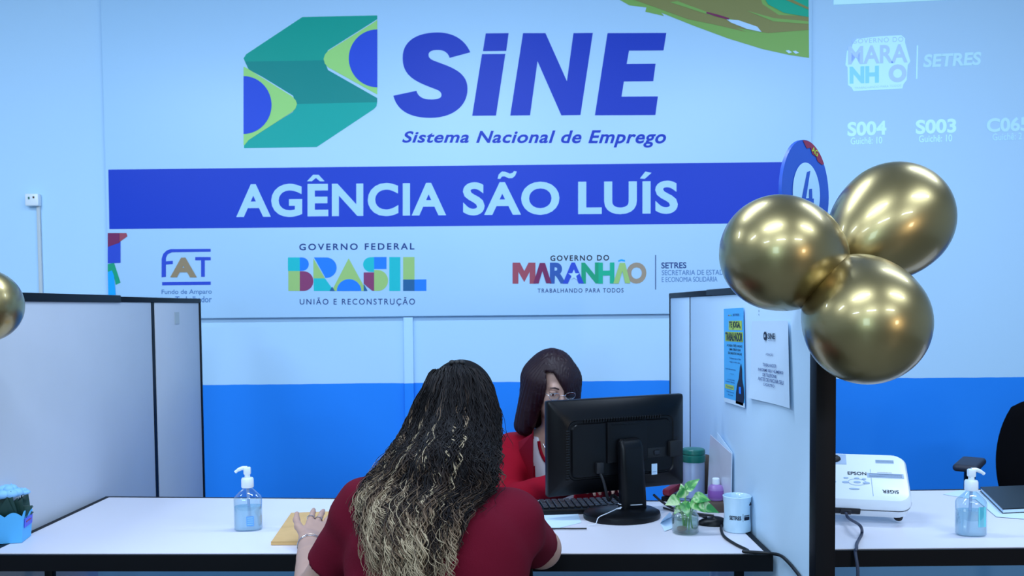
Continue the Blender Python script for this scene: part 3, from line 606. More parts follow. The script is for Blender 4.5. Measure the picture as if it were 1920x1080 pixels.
t = thing('red_stapler', (rp_[0], rp_[1], DZ), 'dark red stapler partly hidden between monitor and plant', 'stapler', rot=(0, 0, .9))
build('lower_arm', B().m('plastic_black').box((0, 0, .008), (.11, .03, .016), .004), t)
build('upper_arm', B().m('red').box((0, 0, .034), (.105, .028, .024), .008, rot=(0, -.12, 0)), t)
# standing acrylic/paper folder leaning against the divider
fo = thing('paper_folder', (.66, 2.9, DZ), 'translucent white folder standing in the desk corner against the divider', 'folder')
build('front_leaf', B().m(clear_mat('folder_film', (240, 244, 252), .06, .3, .7, (228, 234, 250))).prism([(.672, 2.735, DZ+.001), (.675, 2.735, .927), (.648, 2.905, .962), (.638, 2.905, DZ+.001)], (-.002, 0, 0)), fo, True, smooth=False)
build('back_leaf', B().m('paper').prism([(.674, 2.738, DZ+.001), (.677, 2.738, .93), (.670, 2.905, .968), (.664, 2.905, DZ+.001)], (-.001, 0, 0)), fo, True, smooth=False)
# mouse
ms = atz(1338, 984)
t = thing('computer_mouse', (ms[0], ms[1], DZ), 'black mouse between the glass jar and the mug', 'mouse', rot=(0, 0, R(80)))
b = B().m('plastic_black').sphere((0, 0, 0), (.028, .048, .026), 28, 16); b.v = [(x, y, max(zz, .001)*(1-.15*(y > 0))) for x, y, zz in b.v]
build('shell', b, t); build('wheel', B().m('plastic_dk').box((0, .025, .022), (.005, .014, .006), .002), t)
e_ = atx(1405, 1032, .66)
cable('mouse_cable', [atz(1352, 972, .755), atz(1356, 978, z), atz(1352, 990, z), atz(1358, 1006, z), atz(1378, 1020, z), atz(1402, 1032, z), (.60, 2.306, z+.001), (.655, 2.292, z), atx(1462, 1041, .672), atx(1476, 1052, .674), atx(1490, 1068, .675), atx(1502, 1086, .675), atx(1512, 1120, .675)], .0042, 'black cable curving past the mug and over the desk corner', 80)
# mug
mp = atz(1382, 995)
mg = thing('ceramic_mug', (mp[0], mp[1], DZ), 'white ceramic mug with SETRES print at the desk corner', 'mug')
prof = [(0, .003), (.034, .0), (.0375, .003), (.0375, .02), (.0355, .045), (.0358, .07), (.0385, .096), (.0395, .1), (.0375, .1015), (.0355, .098), (.033, .07), (.0325, .045), (.034, .012), (0, .010)]
build('cup', B().m('ceramic').lathe([(r_*1.02, z_*1.0) for r_, z_ in prof], seg=56), mg)
hp = [(.036*math.cos(R(62)), .036*math.sin(R(62)), .082)]
dv = Vector((math.cos(R(62)), math.sin(R(62)), 0))
build('handle', B().m('ceramic').tube(spline([dv*.034+Vector((0, 0, .085)), dv*.055+Vector((0, 0, .084)), dv*.064+Vector((0, 0, .055)), dv*.055+Vector((0, 0, .026)), dv*.035+Vector((0, 0, .02))], 24), .006, 10), mg)
b = B().m('inkblk')
def mugtext(b, tx, a0, a1, z0, z1, bold):
    tb = B().m('inkblk').text(tx, [(0, 0, 1), (1, 0, 1), (1, 0, 0), (0, 0, 0)], bold); vs = []
    for x, y, zz in tb.v:
        a = R(a0+(a1-a0)*x); zq = z0+(z1-z0)*zz; vs.append((.0374*math.cos(a), .0374*math.sin(a), zq))
    b.add(vs, tb.f)
mugtext(b, 'SETRES', -138, -86, .038, .0495, .035)
for a0, a1, z0, z1 in ((-79.5, -78, .034, .056), (-73, -40, .0485, .051), (-73, -40, .037, .0465)):
    n = 8; vs = [(.0374*math.cos(R(a0+(a1-a0)*i/n)), .0374*math.sin(R(a0+(a1-a0)*i/n)), zz) for i in range(n+1) for zz in (z0, z1)]
    b.add(vs, [(2*i, 2*i+2, 2*i+3, 2*i+1) for i in range(n)])
for k in range(3):
    a = R(-38+k*5); b.sphere((.0372*math.cos(a), .0372*math.sin(a), .079+.004*(k % 2)), .003, 8, 6)
build('print', b, mg, label='dark printed lettering SETRES')
# glass jar with pothos
jp = atz(1285, 999)
jr = thing('potted_pothos', (jp[0], jp[1], DZ), 'small variegated plant in a clear glass jar on the desk', 'plant')
build('glass_jar', B().m('glass').lathe([(0, .001), (.033, .001), (.037, .005), (.038, .045), (.036, .053), (.031, .058), (.031, .060), (.033, .062), (.031, .066), (.033, .069), (.031, .073), (.030, .073), (.029, .06), (.034, .052), (.0355, .045), (.0345, .007), (0, .005)], seg=44, cap=False), jr)
build('jar_water', B().m('water').lathe([(0, .006), (.034, .006), (.0348, .04), (0, .040)], seg=36), jr)
build('roots', B().m('root').sphere((-.012, -.008, .014), (.015, .012, .008), 12, 8), jr, label='brown roots')
b = B().m(mat('pale_stem', (120, 170, 90), .5))
stems = [((.002, 0, .01), (.004, 0, .05), (-.004, -.002, .09)), ((.01, 0, .008), (.012, 0, .05), (.02, -.004, .1)), ((-.006, .004, .01), (-.004, 0, .05), (-.02, -.006, .1)), ((.0, .006, .01), (.0, .006, .06), (.004, .012, .12)), ((.02, .0, .012), (.014, -.008, .05), (.026, -.012, .085)), ((-.004, .0, .012), (-.01, -.006, .05), (-.02, -.016, .075))]
for s_ in stems: b.tube(spline(s_, 10), .0022, 6)
build('stem', b, jr, label='pale green stems')
def leaf(b, base, tip, w_, up, fold=.25, n=10, droop=.15):
    base = Vector(base); tip = Vector(tip); d = tip-base; L = d.length; d.normalize(); up = Vector(up); sd = d.cross(up).normalized(); nn = sd.cross(d).normalized()
    vs = []; fs = []
    for i in range(n+1):
        t_ = i/n; hw = w_*(math.sin(math.pi*min(1, t_**.62)))*(1-.25*t_)+.0004
        c_ = base+d*(L*t_)-nn*(droop*L*t_*t_)
        for j in range(-2, 3):
            vs.append(c_+sd*(hw*j/2)+nn*(abs(j)/2*hw*fold))
    for i in range(n):
        for j in range(4): a = i*5+j; fs.append((a, a+1, a+6, a+5))
    b.add(vs, fs)
lv_ = [((.004, .01, .118), (.032, .002, .148), .013, (-.3, -.8, .6)), ((-.02, -.006, .1), (-.052, -.02, .088), .014, (.1, -.9, .4)), ((-.016, -.004, .1), (-.008, -.012, .128), .013, (.2, -.95, .2)),
       ((.02, -.004, .1), (.058, -.02, .100), .017, (-.1, -.7, .8)), ((.016, -.006, .095), (.044, -.03, .072), .018, (0, -.9, .5)), ((.026, -.012, .085), (.082, -.02, .068), .016, (.05, -.8, .6)), ((-.004, -.002, .09), (.0, -.03, .06), .013, (-.3, -.95, .1)), ((-.01, .0, .075), (-.03, -.012, .062), .010, (-.4, -.8, .4)),
       ((.0, .006, .1), (-.004, .03, .13), .012, (0, -.5, .8))]
for a_, c_, w_, u_ in lv_:
    c_ = tuple(np.array(a_)+(np.array(c_)-np.array(a_))*1.2); b = B().m('vleaf'); leaf(b, a_, c_, w_*1.25, u_); build('leaf', b, jr)
# ------------------------------------------------------------------ sanitiser bottles
def sanitiser(px, py, label, rot):
    p = atz(px, py); t = thing('sanitiser_bottle', (p[0], p[1], DZ), label, 'bottle', rot=(0, 0, rot), group='clear pump sanitiser bottles')
    W, D = 1., .66
    pr = [(.0, .001), (.036, .001), (.0395, .005), (.0395, .09), (.037, .098), (.017, .118), (.0135, .121), (.0135, .128)]
    build('bottle_body', B().m('clear').lathe(pr, seg=48, sy=D, cap=False, sq=2.7), t)
    build('gel', B().m('gel').lathe([(0, .003), (.035, .003), (.0375, .006), (.0375, .070), (0, .070)], seg=48, sy=D, sq=2.7), t)
    pump = build('pump_collar', B().m('white_plastic').lathe([(.0165, .124), (.0175, .126), (.0175, .148), (.0155, .152), (.008, .153), (.0075, .165), (0, .165)], seg=32), t)
    build('pump_nozzle', B().m('white_plastic').box((0, 0, .172), (.020, .018, .022), .004).tube(spline([(.0, 0, .180), (-.014, 0, .180), (-.026, 0, .175), (-.034, 0, .169)], 10), [.006]*4+[.0055]*3+[.0045]*4, 10), pump)
    build('dip_tube', B().m('frost').tube([(0, 0, .125), (.003, 0, .06), (.008, 0, .008)], .0042, 8), t)
    return t
sL = sanitiser(466, 993, 'clear pump sanitiser bottle with small blue label on the front desk beside the envelope', R(8))
build('front_label', B().m('bluelabel').box((.009, -.0268, .030), (.021, .001, .028)), sL, label='small blue label')
b = B().m('letter')
for k in range(4): b.box((.009, -.0276, .022+k*.006), (.016, .0006, .0012))
build('label_lines', b, sL.children[-1])
sR = sanitiser(1820, 1003, 'clear pump sanitiser bottle with teal side label on the desk right of the projector', R(176))
build('side_label', B().m('teallabel').box((-.020, .0235, .055), (.022, .001, .055), rot=(0, 0, R(12))), sR, label='teal label')
# ------------------------------------------------------------------ envelope
en = thing('kraft_envelope', atz(570, 995), 'brown kraft envelope lying under the hand on the front desk', 'envelope')
z0 = DZ+.001
ev = [atz(508, 1022, z0), atz(664, 1021, z0), atz(664, 962, z0), atz(546, 966, z0)]
build('envelope_body', B().m('kraft').prism(ev, (0, 0, .008)), en, True, smooth=False)
fl = [Vector(ev[0])+Vector((0, 0, .0085)), Vector(ev[1])+Vector((0, 0, .0085)), Vector(ev[1])+Vector((0, .035, .0085)), Vector(ev[0])+Vector((.012, .035, .0085))]
build('flap', B().m('kraft').prism(fl, (0, 0, .0012)), en, True, smooth=False)
# ------------------------------------------------------------------ flower pot at the left
fp = atz(20, 1013)
ft = thing('flower_pot', (fp[0], fp[1], DZ), 'blue scalloped paper pot with blue flowers at the left desk end', 'flower pot', rot=(0, 0, R(12)))
def scallop(u): return .074+.012*abs(math.sin(u*math.pi*2))
b = B().m('potblue'); hw0, hw1 = .041, .046; n = 32
for s_ in range(4):
    rt = Matrix.Rotation(math.pi/2*s_, 3, 'Z'); vs = []
    for off in (0, .002):
        for i in range(n+1):
            u = i/n; vs.append(rt @ Vector(((u*2-1)*(hw0-off), -(hw0-off), .001))); top = scallop(u); k = top/.08; hh = hw0+(hw1-hw0)*k-off
            vs.append(rt @ Vector(((u*2-1)*hh, -hh, top)))
    m_ = 2*(n+1); fs = [(2*i, 2*i+2, 2*i+3, 2*i+1) for i in range(n)]+[(m_+2*i+1, m_+2*i+3, m_+2*i+2, m_+2*i) for i in range(n)]+[(2*i+1, 2*i+3, m_+2*i+3, m_+2*i+1) for i in range(n)]
    b.add(vs, fs)
b.box((0, 0, .002), (.075, .075, .003))
build('paper_pot', b, ft, ang=50)
build('pot_label', B().m('purple').box((.0462, .004, .052), (.001, .07, .026), rot=(0, R(4), 0)).m('signred').box((.0470, .004, .054), (.0006, .045, .004), rot=(0, R(4), 0)), ft, label='violet label strip')
build('soil', B().m('dleaf').box((0, 0, .055), (.08, .08, .01)), ft)
for k in range(26):
    a = k*2.399; rr = .02+.012*(k % 4); b = B().m('dleaf')
    base = Vector((rr*.4*math.cos(a), rr*.4*math.sin(a), .06)); tip = base+Vector(((.030+.009*(k % 3))*math.cos(a), (.030+.009*(k % 3))*math.sin(a), .02+.016*(k % 4)))
    leaf(b, base, tip, .027, (math.cos(a)*.3, math.sin(a)*.3-.8, .6), .2, 8, .4); build('leaf', b, ft)
for k, (x, y, zz, r_) in enumerate(((.0, -.012, .136, .040), (-.034, -.02, .130, .034), (-.02, .03, .142, .03), (.024, .03, .128, .022))):
    b = B().m('petal')
    for j in range(7):
        a = j*2*math.pi/7; b.sphere((x+r_*.55*math.cos(a), y+r_*.55*math.sin(a), zz), (r_*.46, r_*.46, r_*.30), 14, 9)
    for j in range(4):
        a = j*2*math.pi/4+.5; b.sphere((x+r_*.28*math.cos(a), y+r_*.28*math.sin(a), zz+r_*.28), (r_*.36, r_*.36, r_*.28), 12, 8)
    fl_ = build('flower', b, ft); build('flower_stem', B().m('dleaf').tube([(x*.4, y*.4, .06), (x*.8, y*.8, .09), (x, y, zz-.004)], .0018, 5), fl_)
# ------------------------------------------------------------------ projector on the right desk
pr = thing('video_projector', atz(1690, 984)-np.array([.124, -.042, 0]), 'white projector tilted up on the desk beyond the divider', 'projector', rot=(R(34), 0, R(-16)))
PW, PD, PH = .315, .205, .075
b = B().m('white_plastic'); rg = []
def hr(z_, w_, d_, r_): return hring(0, .5*PD, z_, w_, d_, r_)
build('case', loft(B().m('white_plastic'), [hr(.018, PW-.03, PD-.03, .03), hr(.02, PW-.012, PD-.012, .034), hr(.052, PW, PD, .036), hr(.056, PW+.001, PD+.001, .036), hr(.078, PW-.004, PD-.004, .036), hr(.086, PW-.016, PD-.016, .034), hr(.089, PW-.04, PD-.04, .03)]), pr)
ptop = .0895
build('seam_band', loft(B().m('slot'), [hr(.0505, PW+.002, PD+.002, .037), hr(.0535, PW+.0025, PD+.0025, .037)], False), pr)
build('port_recess', B().m('slot').box((-.062, .002, .046), (.16, .012, .022), .003).m('plastic_dk').box((-.022, -.004, .046), (.03, .01, .018), .003), pr, label='black rear port recess')
lz = build('lens_well', B().m('greyprint').box((-.05, PD-.036, ptop-.001), (.075, .044, .004), .0015), pr)
build('lens', B().m('slot').sphere((-.052, PD-.036, ptop+.002), (.024, .016, .010), 24, 12).m('metalwire').sphere((-.05, PD-.041, ptop+.010), (.008, .004, .003), 12, 8), lz, label='dark lens')
def ptx(b, tx, x0, y0, x1, y1, bold=.0, flip=False):
    q = [(x0, y1, ptop+.0006), (x1, y1, ptop+.0006), (x1, y0, ptop+.0006), (x0, y0, ptop+.0006)]
    if flip: q = [q[2], q[3], q[0], q[1]]
    b.text(tx, q, bold)
b = B().m('inkblk'); ptx(b, 'EPSON', -.012, .104, .040, .117, .012); ptx(b, 'SIGER', .078, .034, .122, .047, .012, True)
b.m('greyprint').box((.092, .105, ptop+.0003), (.10, .018, .0005)).box((.095, .165, ptop+.0003), (.05, .014, .0005))
ptx(b.m('inkblk'), 'WARNING', .07, .116, .11, .119); 
for k in range(3): b.box((.092, .1+k*.005, ptop+.0009), (.09, .0008, .0004))
for k in range(2): b.box((.095, .162+k*.005, ptop+.0009), (.05, .0008, .0004))
build('print', b, pr, label='dark lettering on the lid')
b = B().m('greyprint')
for x, y, w_, h_ in ((-.052, .098, .02, .008), (-.088, .098, .02, .008), (-.02, .1, .02, .008), (.005, .098, .02, .008), (-.105, .105, .015, .006), (-.03, .072, .03, .006), (-.02, .116, .014, .005), (.0, .114, .012, .005), (-.05, .116, .014, .005)):
    b.lathe([(0, ptop), (.5, ptop), (.48, ptop+.0012), (0, ptop+.0013)], (x+.032, y-.026, 0), 20, w_, h_)
ringp = [(.012+.025*math.cos(a), .074+.013*math.sin(a), ptop+.0008) for a in np.linspace(0, 2*math.pi, 30)]; b.tube(ringp, .0006, 5)
b.box((.052, .075, ptop+.0003), (.0012, .11, .0006))
build('buttons', b, pr)
build('rear_foot', B().m('slot').lathe([(0, .002), (.012, .002), (.013, .008), (.012, .02), (0, .02)], (.125, .022, 0), 20), pr); build('rear_foot', B().m('slot').lathe([(0, .002), (.012, .002), (.013, .008), (.012, .02), (0, .02)], (-.125, .022, 0), 20), pr)
build('front_foot', B().m('slot').lathe([(0, -.075), (.012, -.075), (.012, .02), (0, .02)], (0, .185, 0), 16), pr)
pm = wm(pr); ps_ = pm @ Vector((-.022, -.008, .046))
cable('projector_cable', [ps_, ps_+Vector((0, -.02, -.012)), atz(1612, 985, .775), atz(1616, 1000, z), atz(1607, 1018, z), atz(1606, 1029, z), (atz(1606, 1031, z)[0], 2.322, DZ-.004), (at(1609, 1062, 2.31)[0], 2.312, .69), (at(1606, 1090, 2.32)[0], 2.32, .62), (at(1600, 1200, 2.34)[0], 2.34, .4)], .0042, 'grey power cable hanging from the projector over the desk edge', 70, 'gcable')
# ------------------------------------------------------------------ notebook and papers, right desk
lpb = B().m('paper'); zp = DZ+.0008
t = thing('loose_papers', atz(1880, 950), 'loose white sheets spread under the black notebook', 'papers')
build('sheet', B().m('paper').prism([atz(1768, 927, zp), atz(1800, 919, zp), atz(1960, 930, zp), atz(1940, 955, zp)], (0, 0, .0008)), t, True, smooth=False)
build('sheet', B().m('paper').prism([atz(1828, 935, zp+.001), atz(1862, 930, zp+.001), atz(1990, 945, zp+.001), atz(1960, 976, zp+.001), atz(1868, 969, zp+.001)], (0, 0, .001)), t, True, smooth=False)
nb = thing('notebook', atz(1890, 945), 'closed black notebook lying on papers at the right photo edge', 'notebook')
zn = DZ+.005
q4 = [atz(1880, 962, zn), atz(2040, 954, zn), atz(1985, 915, zn), atz(1838, 920, zn)]
build('pages', B().m('paper').prism([Vector(p)*.985+(sum((Vector(x) for x in q4), Vector())/4)*.015 for p in q4], (0, 0, .010)), nb, True, smooth=False)
build('cover', B().m('plastic_black').prism([Vector(p)+Vector((0, 0, .0102)) for p in q4], (0, 0, .003)).prism([Vector(p)+Vector((0, 0, -.0025)) for p in q4], (0, 0, .0024)), nb, True, smooth=False)
# ------------------------------------------------------------------ office chair, right
oc = thing('office_chair', (2.17, 3.52, 0), 'black office chair with padded armrest behind the right desk', 'chair', rot=(0, 0, R(-35)))
def cushion(b, w_, h_, d_, cz_, y, bow=.05, n=14):
    vs = []; fs = []
    for sgn in (1, -1):
        for i in range(n+1):
            for j in range(n+1):
                u, v = i/n*2-1, j/n*2-1; ru = u*math.sqrt(1-.38*v*v); rv = v*math.sqrt(1-.38*u*u); edge = max(abs(u), abs(v))
                vs.append((ru*w_/2*(1+.0*v), y+sgn*d_/2*math.sqrt(max(0, 1-edge**4))+bow*u*u*-1, cz_+rv*h_/2))
    m_ = (n+1)**2
    for s_ in range(2):
        for i in range(n):
            for j in range(n):
                a = s_*m_+i*(n+1)+j; q = (a, a+1, a+n+2, a+n+1); fs.append(q if s_ == 0 else q[::-1])
    return b.add(vs, fs)
bmk = cushion(B().m('chairfab'), .52, .58, .07, .71, .24)
build('backrest', bmk, oc, ang=60)
bb = B().m('chairfab').box((0, 0, .46), (.5, .48, .08), .035, seg=4); build('seat', bb, oc)
build('back_support', B().m('plastic_black').tube(spline([(0, .1, .42), (0, .27, .44), (0, .30, .55), (0, .28, .7)], 12), .02, 8), oc)
build('gas_column', B().m('plastic_black').lathe([(.03, .1), (.03, .25), (.02, .25), (.02, .43)], seg=16), oc)
b = B().m('plastic_black')
for k in range(5):
    a = k*2*math.pi/5; b.tube([(0, 0, .11), (.15*math.cos(a), .15*math.sin(a), .10), (.29*math.cos(a), .29*math.sin(a), .075)], [.03, .024, .016], 8)
build('star_base', b, oc)
for k in range(5):
    a = k*2*math.pi/5; build('caster', B().m('slot').sphere((.29*math.cos(a), .29*math.sin(a), .03), (.03, .022, .03), 14, 10), oc)
for s_ in (-1, 1):
    ar = build('armrest', B().m('arm').box((s_*.33, -.02, .715), (.095, .24, .03), .014, seg=4), oc)
    build('arm_support', B().m('plastic_black').tube([(s_*.24, 0, .44), (s_*.33, 0, .46), (s_*.335, 0, .6), (s_*.33, 0, .705)], [.018, .018, .02, .024], 10), ar)
# ------------------------------------------------------------------ people: smooth bodies from blended volumes
def smin(a, b, k):
    h = np.clip(.5+.5*(b-a)/k, 0, 1); return b*(1-h)+a*h-k*h*(1-h)
def smax(a, b, k): return -smin(-a, -b, k)
def rcone(P, a, b, ra, rb, flat=None):
    a = np.array(a, float); b = np.array(b, float)
    if flat is not None:
        f = np.array(flat); P = P/f; a = a/f; b = b/f
    ba = b-a; pa = P-a; t = np.clip(pa @ ba/(ba @ ba+1e-12), 0, 1)
    d = np.linalg.norm(pa-t[:, None]*ba, axis=1)-(ra+(rb-ra)*t)
    return d*(min(flat) if flat is not None else 1)
def ell(P, c, r):
    q = P-np.array(c); r = np.array(r); k0 = np.linalg.norm(q/r, axis=1); k1 = np.linalg.norm(q/(r*r), axis=1); return k0*(k0-1)/np.maximum(k1, 1e-9)
def surfnet(f, lo, hi, h):
    lo = np.array(lo, float); n = np.ceil((np.array(hi)-lo)/h).astype(int)+1
    ck = 4; nc = n//ck+2
    gc = np.stack(np.meshgrid(*[np.arange(k) for k in nc], indexing='ij'), -1).reshape(-1, 3)
    dc = f(lo+(gc*ck+(ck-1)/2)*h).reshape(nc)
    up = dc.repeat(ck, 0).repeat(ck, 1).repeat(ck, 2)[:n[0], :n[1], :n[2]].copy()
    act = np.abs(up) < h*ck*1.6
    idx = np.argwhere(act)
    up[act] = f(lo+idx*h)
    D = up; ins = D < 0
    c = [(i, j, k) for i in (0, 1) for j in (0, 1) for k in (0, 1)]
    s = [slice(0, -1), slice(1, None)]
    cnt = sum(ins[s[i], s[j], s[k]].astype(np.int8) for i, j, k in c)
    cells = np.argwhere((cnt > 0) & (cnt < 8))
    vid = -np.ones(np.array(n)-1, int); vid[tuple(cells.T)] = np.arange(len(cells))
    acc = np.zeros((len(cells), 3)); num = np.zeros(len(cells))
    for a in range(3):
        for o1 in (0, 1):
            for o2 in (0, 1):
                off0 = [0, 0, 0]; oth = [x for x in range(3) if x != a]; off0[oth[0]] = o1; off0[oth[1]] = o2; off1 = list(off0); off1[a] = 1
                d0 = D[tuple((cells+off0).T)]; d1 = D[tuple((cells+off1).T)]; x = (d0 < 0) != (d1 < 0)
                t = np.where(x, d0/np.where(x, d0-d1, 1), 0); p = np.array(off0, float)[None]+np.zeros((len(cells), 3)); p[:, a] = t
                acc[x] += p[x]; num[x] += 1
    V = lo+(cells+acc/num[:, None])*h
    F = []
    for a in range(3):
        b, c_ = (a+1) % 3, (a+2) % 3
        sl0 = [slice(None)]*3; sl1 = [slice(None)]*3; sl0[a] = slice(0, -1); sl1[a] = slice(1, None)
        ch = np.argwhere(ins[tuple(sl0)] != ins[tuple(sl1)])
        ch = ch[(ch[:, b] > 0) & (ch[:, c_] > 0) & (ch[:, b] < n[b]-1) & (ch[:, c_] < n[c_]-1)]
        sg = ins[tuple(ch.T)]
        q = []
        for db, dc_ in ((-1, -1), (0, -1), (0, 0), (-1, 0)):
            o = np.zeros(3, int); o[b] = db; o[c_] = dc_; q.append(vid[tuple((ch+o).T)])
        q = np.stack(q, 1); q[~sg] = q[~sg][:, ::-1]; F.append(q[(q >= 0).all(1)])
    return V, np.concatenate(F)
def vol(b, f, lo, hi, h): V, F = surfnet(f, lo, hi, h); b.add(V.tolist(), F.tolist()); return b
def headframe(c, yaw_, pitch_, roll_=0):
    m = Matrix.Rotation(yaw_, 3, 'Z') @ Matrix.Rotation(pitch_, 3, 'X') @ Matrix.Rotation(roll_, 3, 'Y'); return np.array(c, float), np.array(m)
def head_sdf(P, fr, s=1.0):
    c, m = fr; p = (P-c) @ m/s       # local: x right, y face direction, z up
    d = ell(p, (0, -.012, .03), (.073, .092, .098)); d = smin(d, ell(p, (0, .028, -.045), (.056, .062, .068)), .045)
    d = smin(d, ell(p, (0, .055, -.098), (.024, .022, .018)), .035)
    for sx in (-1, 1):
        d = smin(d, ell(p, (sx*.037, .062, -.018), (.022, .018, .02)), .02)
        d = smax(d, -ell(p, (sx*.031, .094, .012), (.019, .017, .012)), .014)
        d = smin(d, ell(p, (sx*.077, -.004, -.004), (.008, .02, .031)), .012)
        d = smin(d, ell(p, (sx*.012, .094, -.030), (.009, .01, .007)), .008)
    d = smin(d, rcone(p, (-.03, .077, .031), (.03, .077, .031), .011, .011), .018)
    d = smin(d, rcone(p, (0, .084, .018), (0, .105, -.026), .0075, .0115), .012)
    d = smin(d, ell(p, (0, .084, -.060), (.023, .011, .0055)), .006); d = smin(d, ell(p, (0, .083, -.070), (.020, .011, .0065)), .006)
    return d*s
def hand_sdf(P, wrist, fdir, up, side, L=.175, spread=1., bend=.25, thumb=1.):
    w_ = np.array(wrist, float); f = np.array(Vector(fdir).normalized()); u = np.array(up, float); u = u-f*(u @ f); u /= np.linalg.norm(u); s = np.cross(f, u)*side
    d = None; k = L/.18
    # palm
    for i in range(4):
        off = (1.5-i)*.019*k; kn = w_+f*(.092-.006*abs(i-1.2))*k+s*off; st = w_+f*.012*k+s*off*.62
        c = rcone(P, st, kn, .0135*k, .0115*k); d = c if d is None else smin(d, c, .012)
    fl = [.072, .082, .076, .060]; tips = []
    for i in range(4):
        off = (1.5-i)*.019*k; a = w_+f*(.092-.006*abs(i-1.2))*k+s*off; dirv = f+s*(1.5-i)*.13*spread; ang = bend*(1+.25*((i*7) % 3))
        segs = [.46, .30, .24]; r = [.0093, .0083, .0075, .0062]
        for j in range(3):
            dirv = dirv/np.linalg.norm(dirv); b = a+dirv*fl[i]*segs[j]*k
            d = smin(d, rcone(P, a, b, r[j]*k, r[j+1]*k), .004); a = b; dirv = dirv*math.cos(ang)-u*math.sin(ang)
        tips.append(a)
    a = w_+f*.025*k+s*.026*k
    for ln, r0, r1, dv in ((.046, .014, .0105, f*.62+s*.75*thumb-u*.15), (.034, .0105, .0092, f*.75+s*.62*thumb-u*.1), (.028, .009, .007, f*.88+s*.45*thumb)):
        dv = dv/np.linalg.norm(dv); b = a+dv*ln*k; d = smin(d, rcone(P, a, b, r0*k, r1*k), .007); a = b
    return d
# ---------------- strand hair
def strands(paths, radii, tones, name, parent, m, sides=3):
    """paths: N x K x 3, radii N x K, tones N x K -> one mesh of fine tapering tubes"""
    N, K, _ = paths.shape
    T = np.gradient(paths, axis=1); T /= np.linalg.norm(T, axis=2, keepdims=True)+1e-9
    ref = np.zeros_like(T); ref[..., 1] = 1.; ref += .13
    A = np.cross(T, ref); A /= np.linalg.norm(A, axis=2, keepdims=True)+1e-9; Bv = np.cross(T, A)
    th = np.arange(sides)*2*math.pi/sides
    V = paths[:, :, None, :]+(A[:, :, None, :]*np.cos(th)[None, None, :, None]+Bv[:, :, None, :]*np.sin(th)[None, None, :, None])*radii[:, :, None, None]
    V = V.reshape(-1, 3)
    i = np.arange(N)[:, None, None]*K*sides+np.arange(K-1)[None, :, None]*sides; k = np.arange(sides)[None, None, :]; k2 = (k+1) % sides
    F = np.stack([i+k, i+k2, i+sides+k2, i+sides+k], -1).reshape(-1, 4)
    me = bpy.data.meshes.new(name); inv = np.array(wm(parent).inverted()); V = V @ inv[:3, :3].T+inv[:3, 3]
    me.vertices.add(len(V)); me.vertices.foreach_set('co', V.astype(np.float32).ravel())
    me.loops.add(F.size); me.loops.foreach_set('vertex_index', F.astype(np.int32).ravel())
    me.polygons.add(len(F)); me.polygons.foreach_set('loop_start', np.arange(0, F.size, 4, dtype=np.int32)); me.polygons.foreach_set('loop_total', np.full(len(F), 4, np.int32))
    me.polygons.foreach_set('use_smooth', np.ones(len(F), bool))
    at_ = me.attributes.new('tone', 'FLOAT', 'POINT'); at_.data.foreach_set('value', np.repeat(tones.reshape(-1), sides).astype(np.float32))
    me.materials.append(M[m]); me.update(calc_edges=True); me.validate()
    o = bpy.data.objects.new(name, me); COL.objects.link(o); o.parent = parent; return o
# ================= seated client, back to the camera
P1 = dict(neck=at(840, 925, 2.10), head=at(866, 778, 2.26), shL=at(692, 962, 2.03), shR=at(952, 985, 2.03), elL=at(585, 1118, 2.11), elR=at(1014, 1028, 2.21))
P1['wrL'] = atz(581, 1018, .768); P1['haL'] = at(616, 956, 2.5); P1['wrR'] = np.array([-.10, 2.42, .785])
cx = -.165
pel = (cx, 1.86, .53); che = (cx+.01, 2.0, .86)
per = thing('person', (cx, 1.9, 0), 'seated person in maroon t-shirt with long curly highlighted hair, seen from behind', 'person')
def torso1(P):
    d = rcone(P, (cx-.0, 1.90, .60), (cx+.0, 1.965, .80), .160, .160, (1, .72, 1)); d = smin(d, rcone(P, (cx-.07, 1.99, .83), (cx+.08, 1.99, .83), .105, .105, (1, .95, 1)), .06)
    sl, sr = P1['shL'], P1['shR']; nk = P1['neck']
    d = smin(d, rcone(P, sl, sr, .060, .060), .04)
    dn = np.array([0, 0, -.02])
    d = smin(d, rcone(P, sl*.5+nk*.5+dn, nk+dn, .05, .055), .04); d = smin(d, rcone(P, sr*.5+nk*.5+dn, nk+dn, .05, .055), .04)
    d = smin(d, ell(P, (cx-.01, 1.86, .52), (.19, .14, .13)), .06)
    return d
def uparm(P, s, ex=0.):
    sh, el = P1['sh'+s], P1['el'+s]; return smin(rcone(P, sh, el, .060+ex, .048+ex), ell(P, sh, (.064+ex, .064+ex, .062+ex)), .02)
hf1 = headframe(P1['head'], R(-8), R(-22))
def body1(P):
    d = torso1(P)-.002
    d = smin(d, smin(uparm(P, 'L', -.002), uparm(P, 'R', -.002), .001), .025)
    for s, r0, r1 in (('L', .047, .030), ('R', .047, .032)):
        d = smin(d, rcone(P, P1['el'+s], P1['wr'+s], r0, r1), .02)
    d = smin(d, rcone(P, P1['neck'], P1['head']+np.array([0, -.01, -.06]), .054, .052), .03)
    d = smin(d, head_sdf(P, hf1), .02)
    return d
def legs(P, pelv, knee, foot, w_):
    d = None
    for s_ in (-1, 1):
        hp_ = np.array(pelv)+np.array([s_*.09, 0, 0]); kn = np.array(knee)+np.array([s_*w_, 0, 0]); ft_ = np.array(foot)+np.array([s_*w_, 0, 0])
        c = smin(rcone(P, hp_, kn, .092, .062), rcone(P, kn, ft_, .06, .042), .03); d = c if d is None else smin(d, c, .02)
    return d
b = B().m('skin'); vol(b, body1, (-.56, 1.62, .66), (.2, 2.56, 1.3), .0065)
fdL = P1['haL']-P1['wrL']
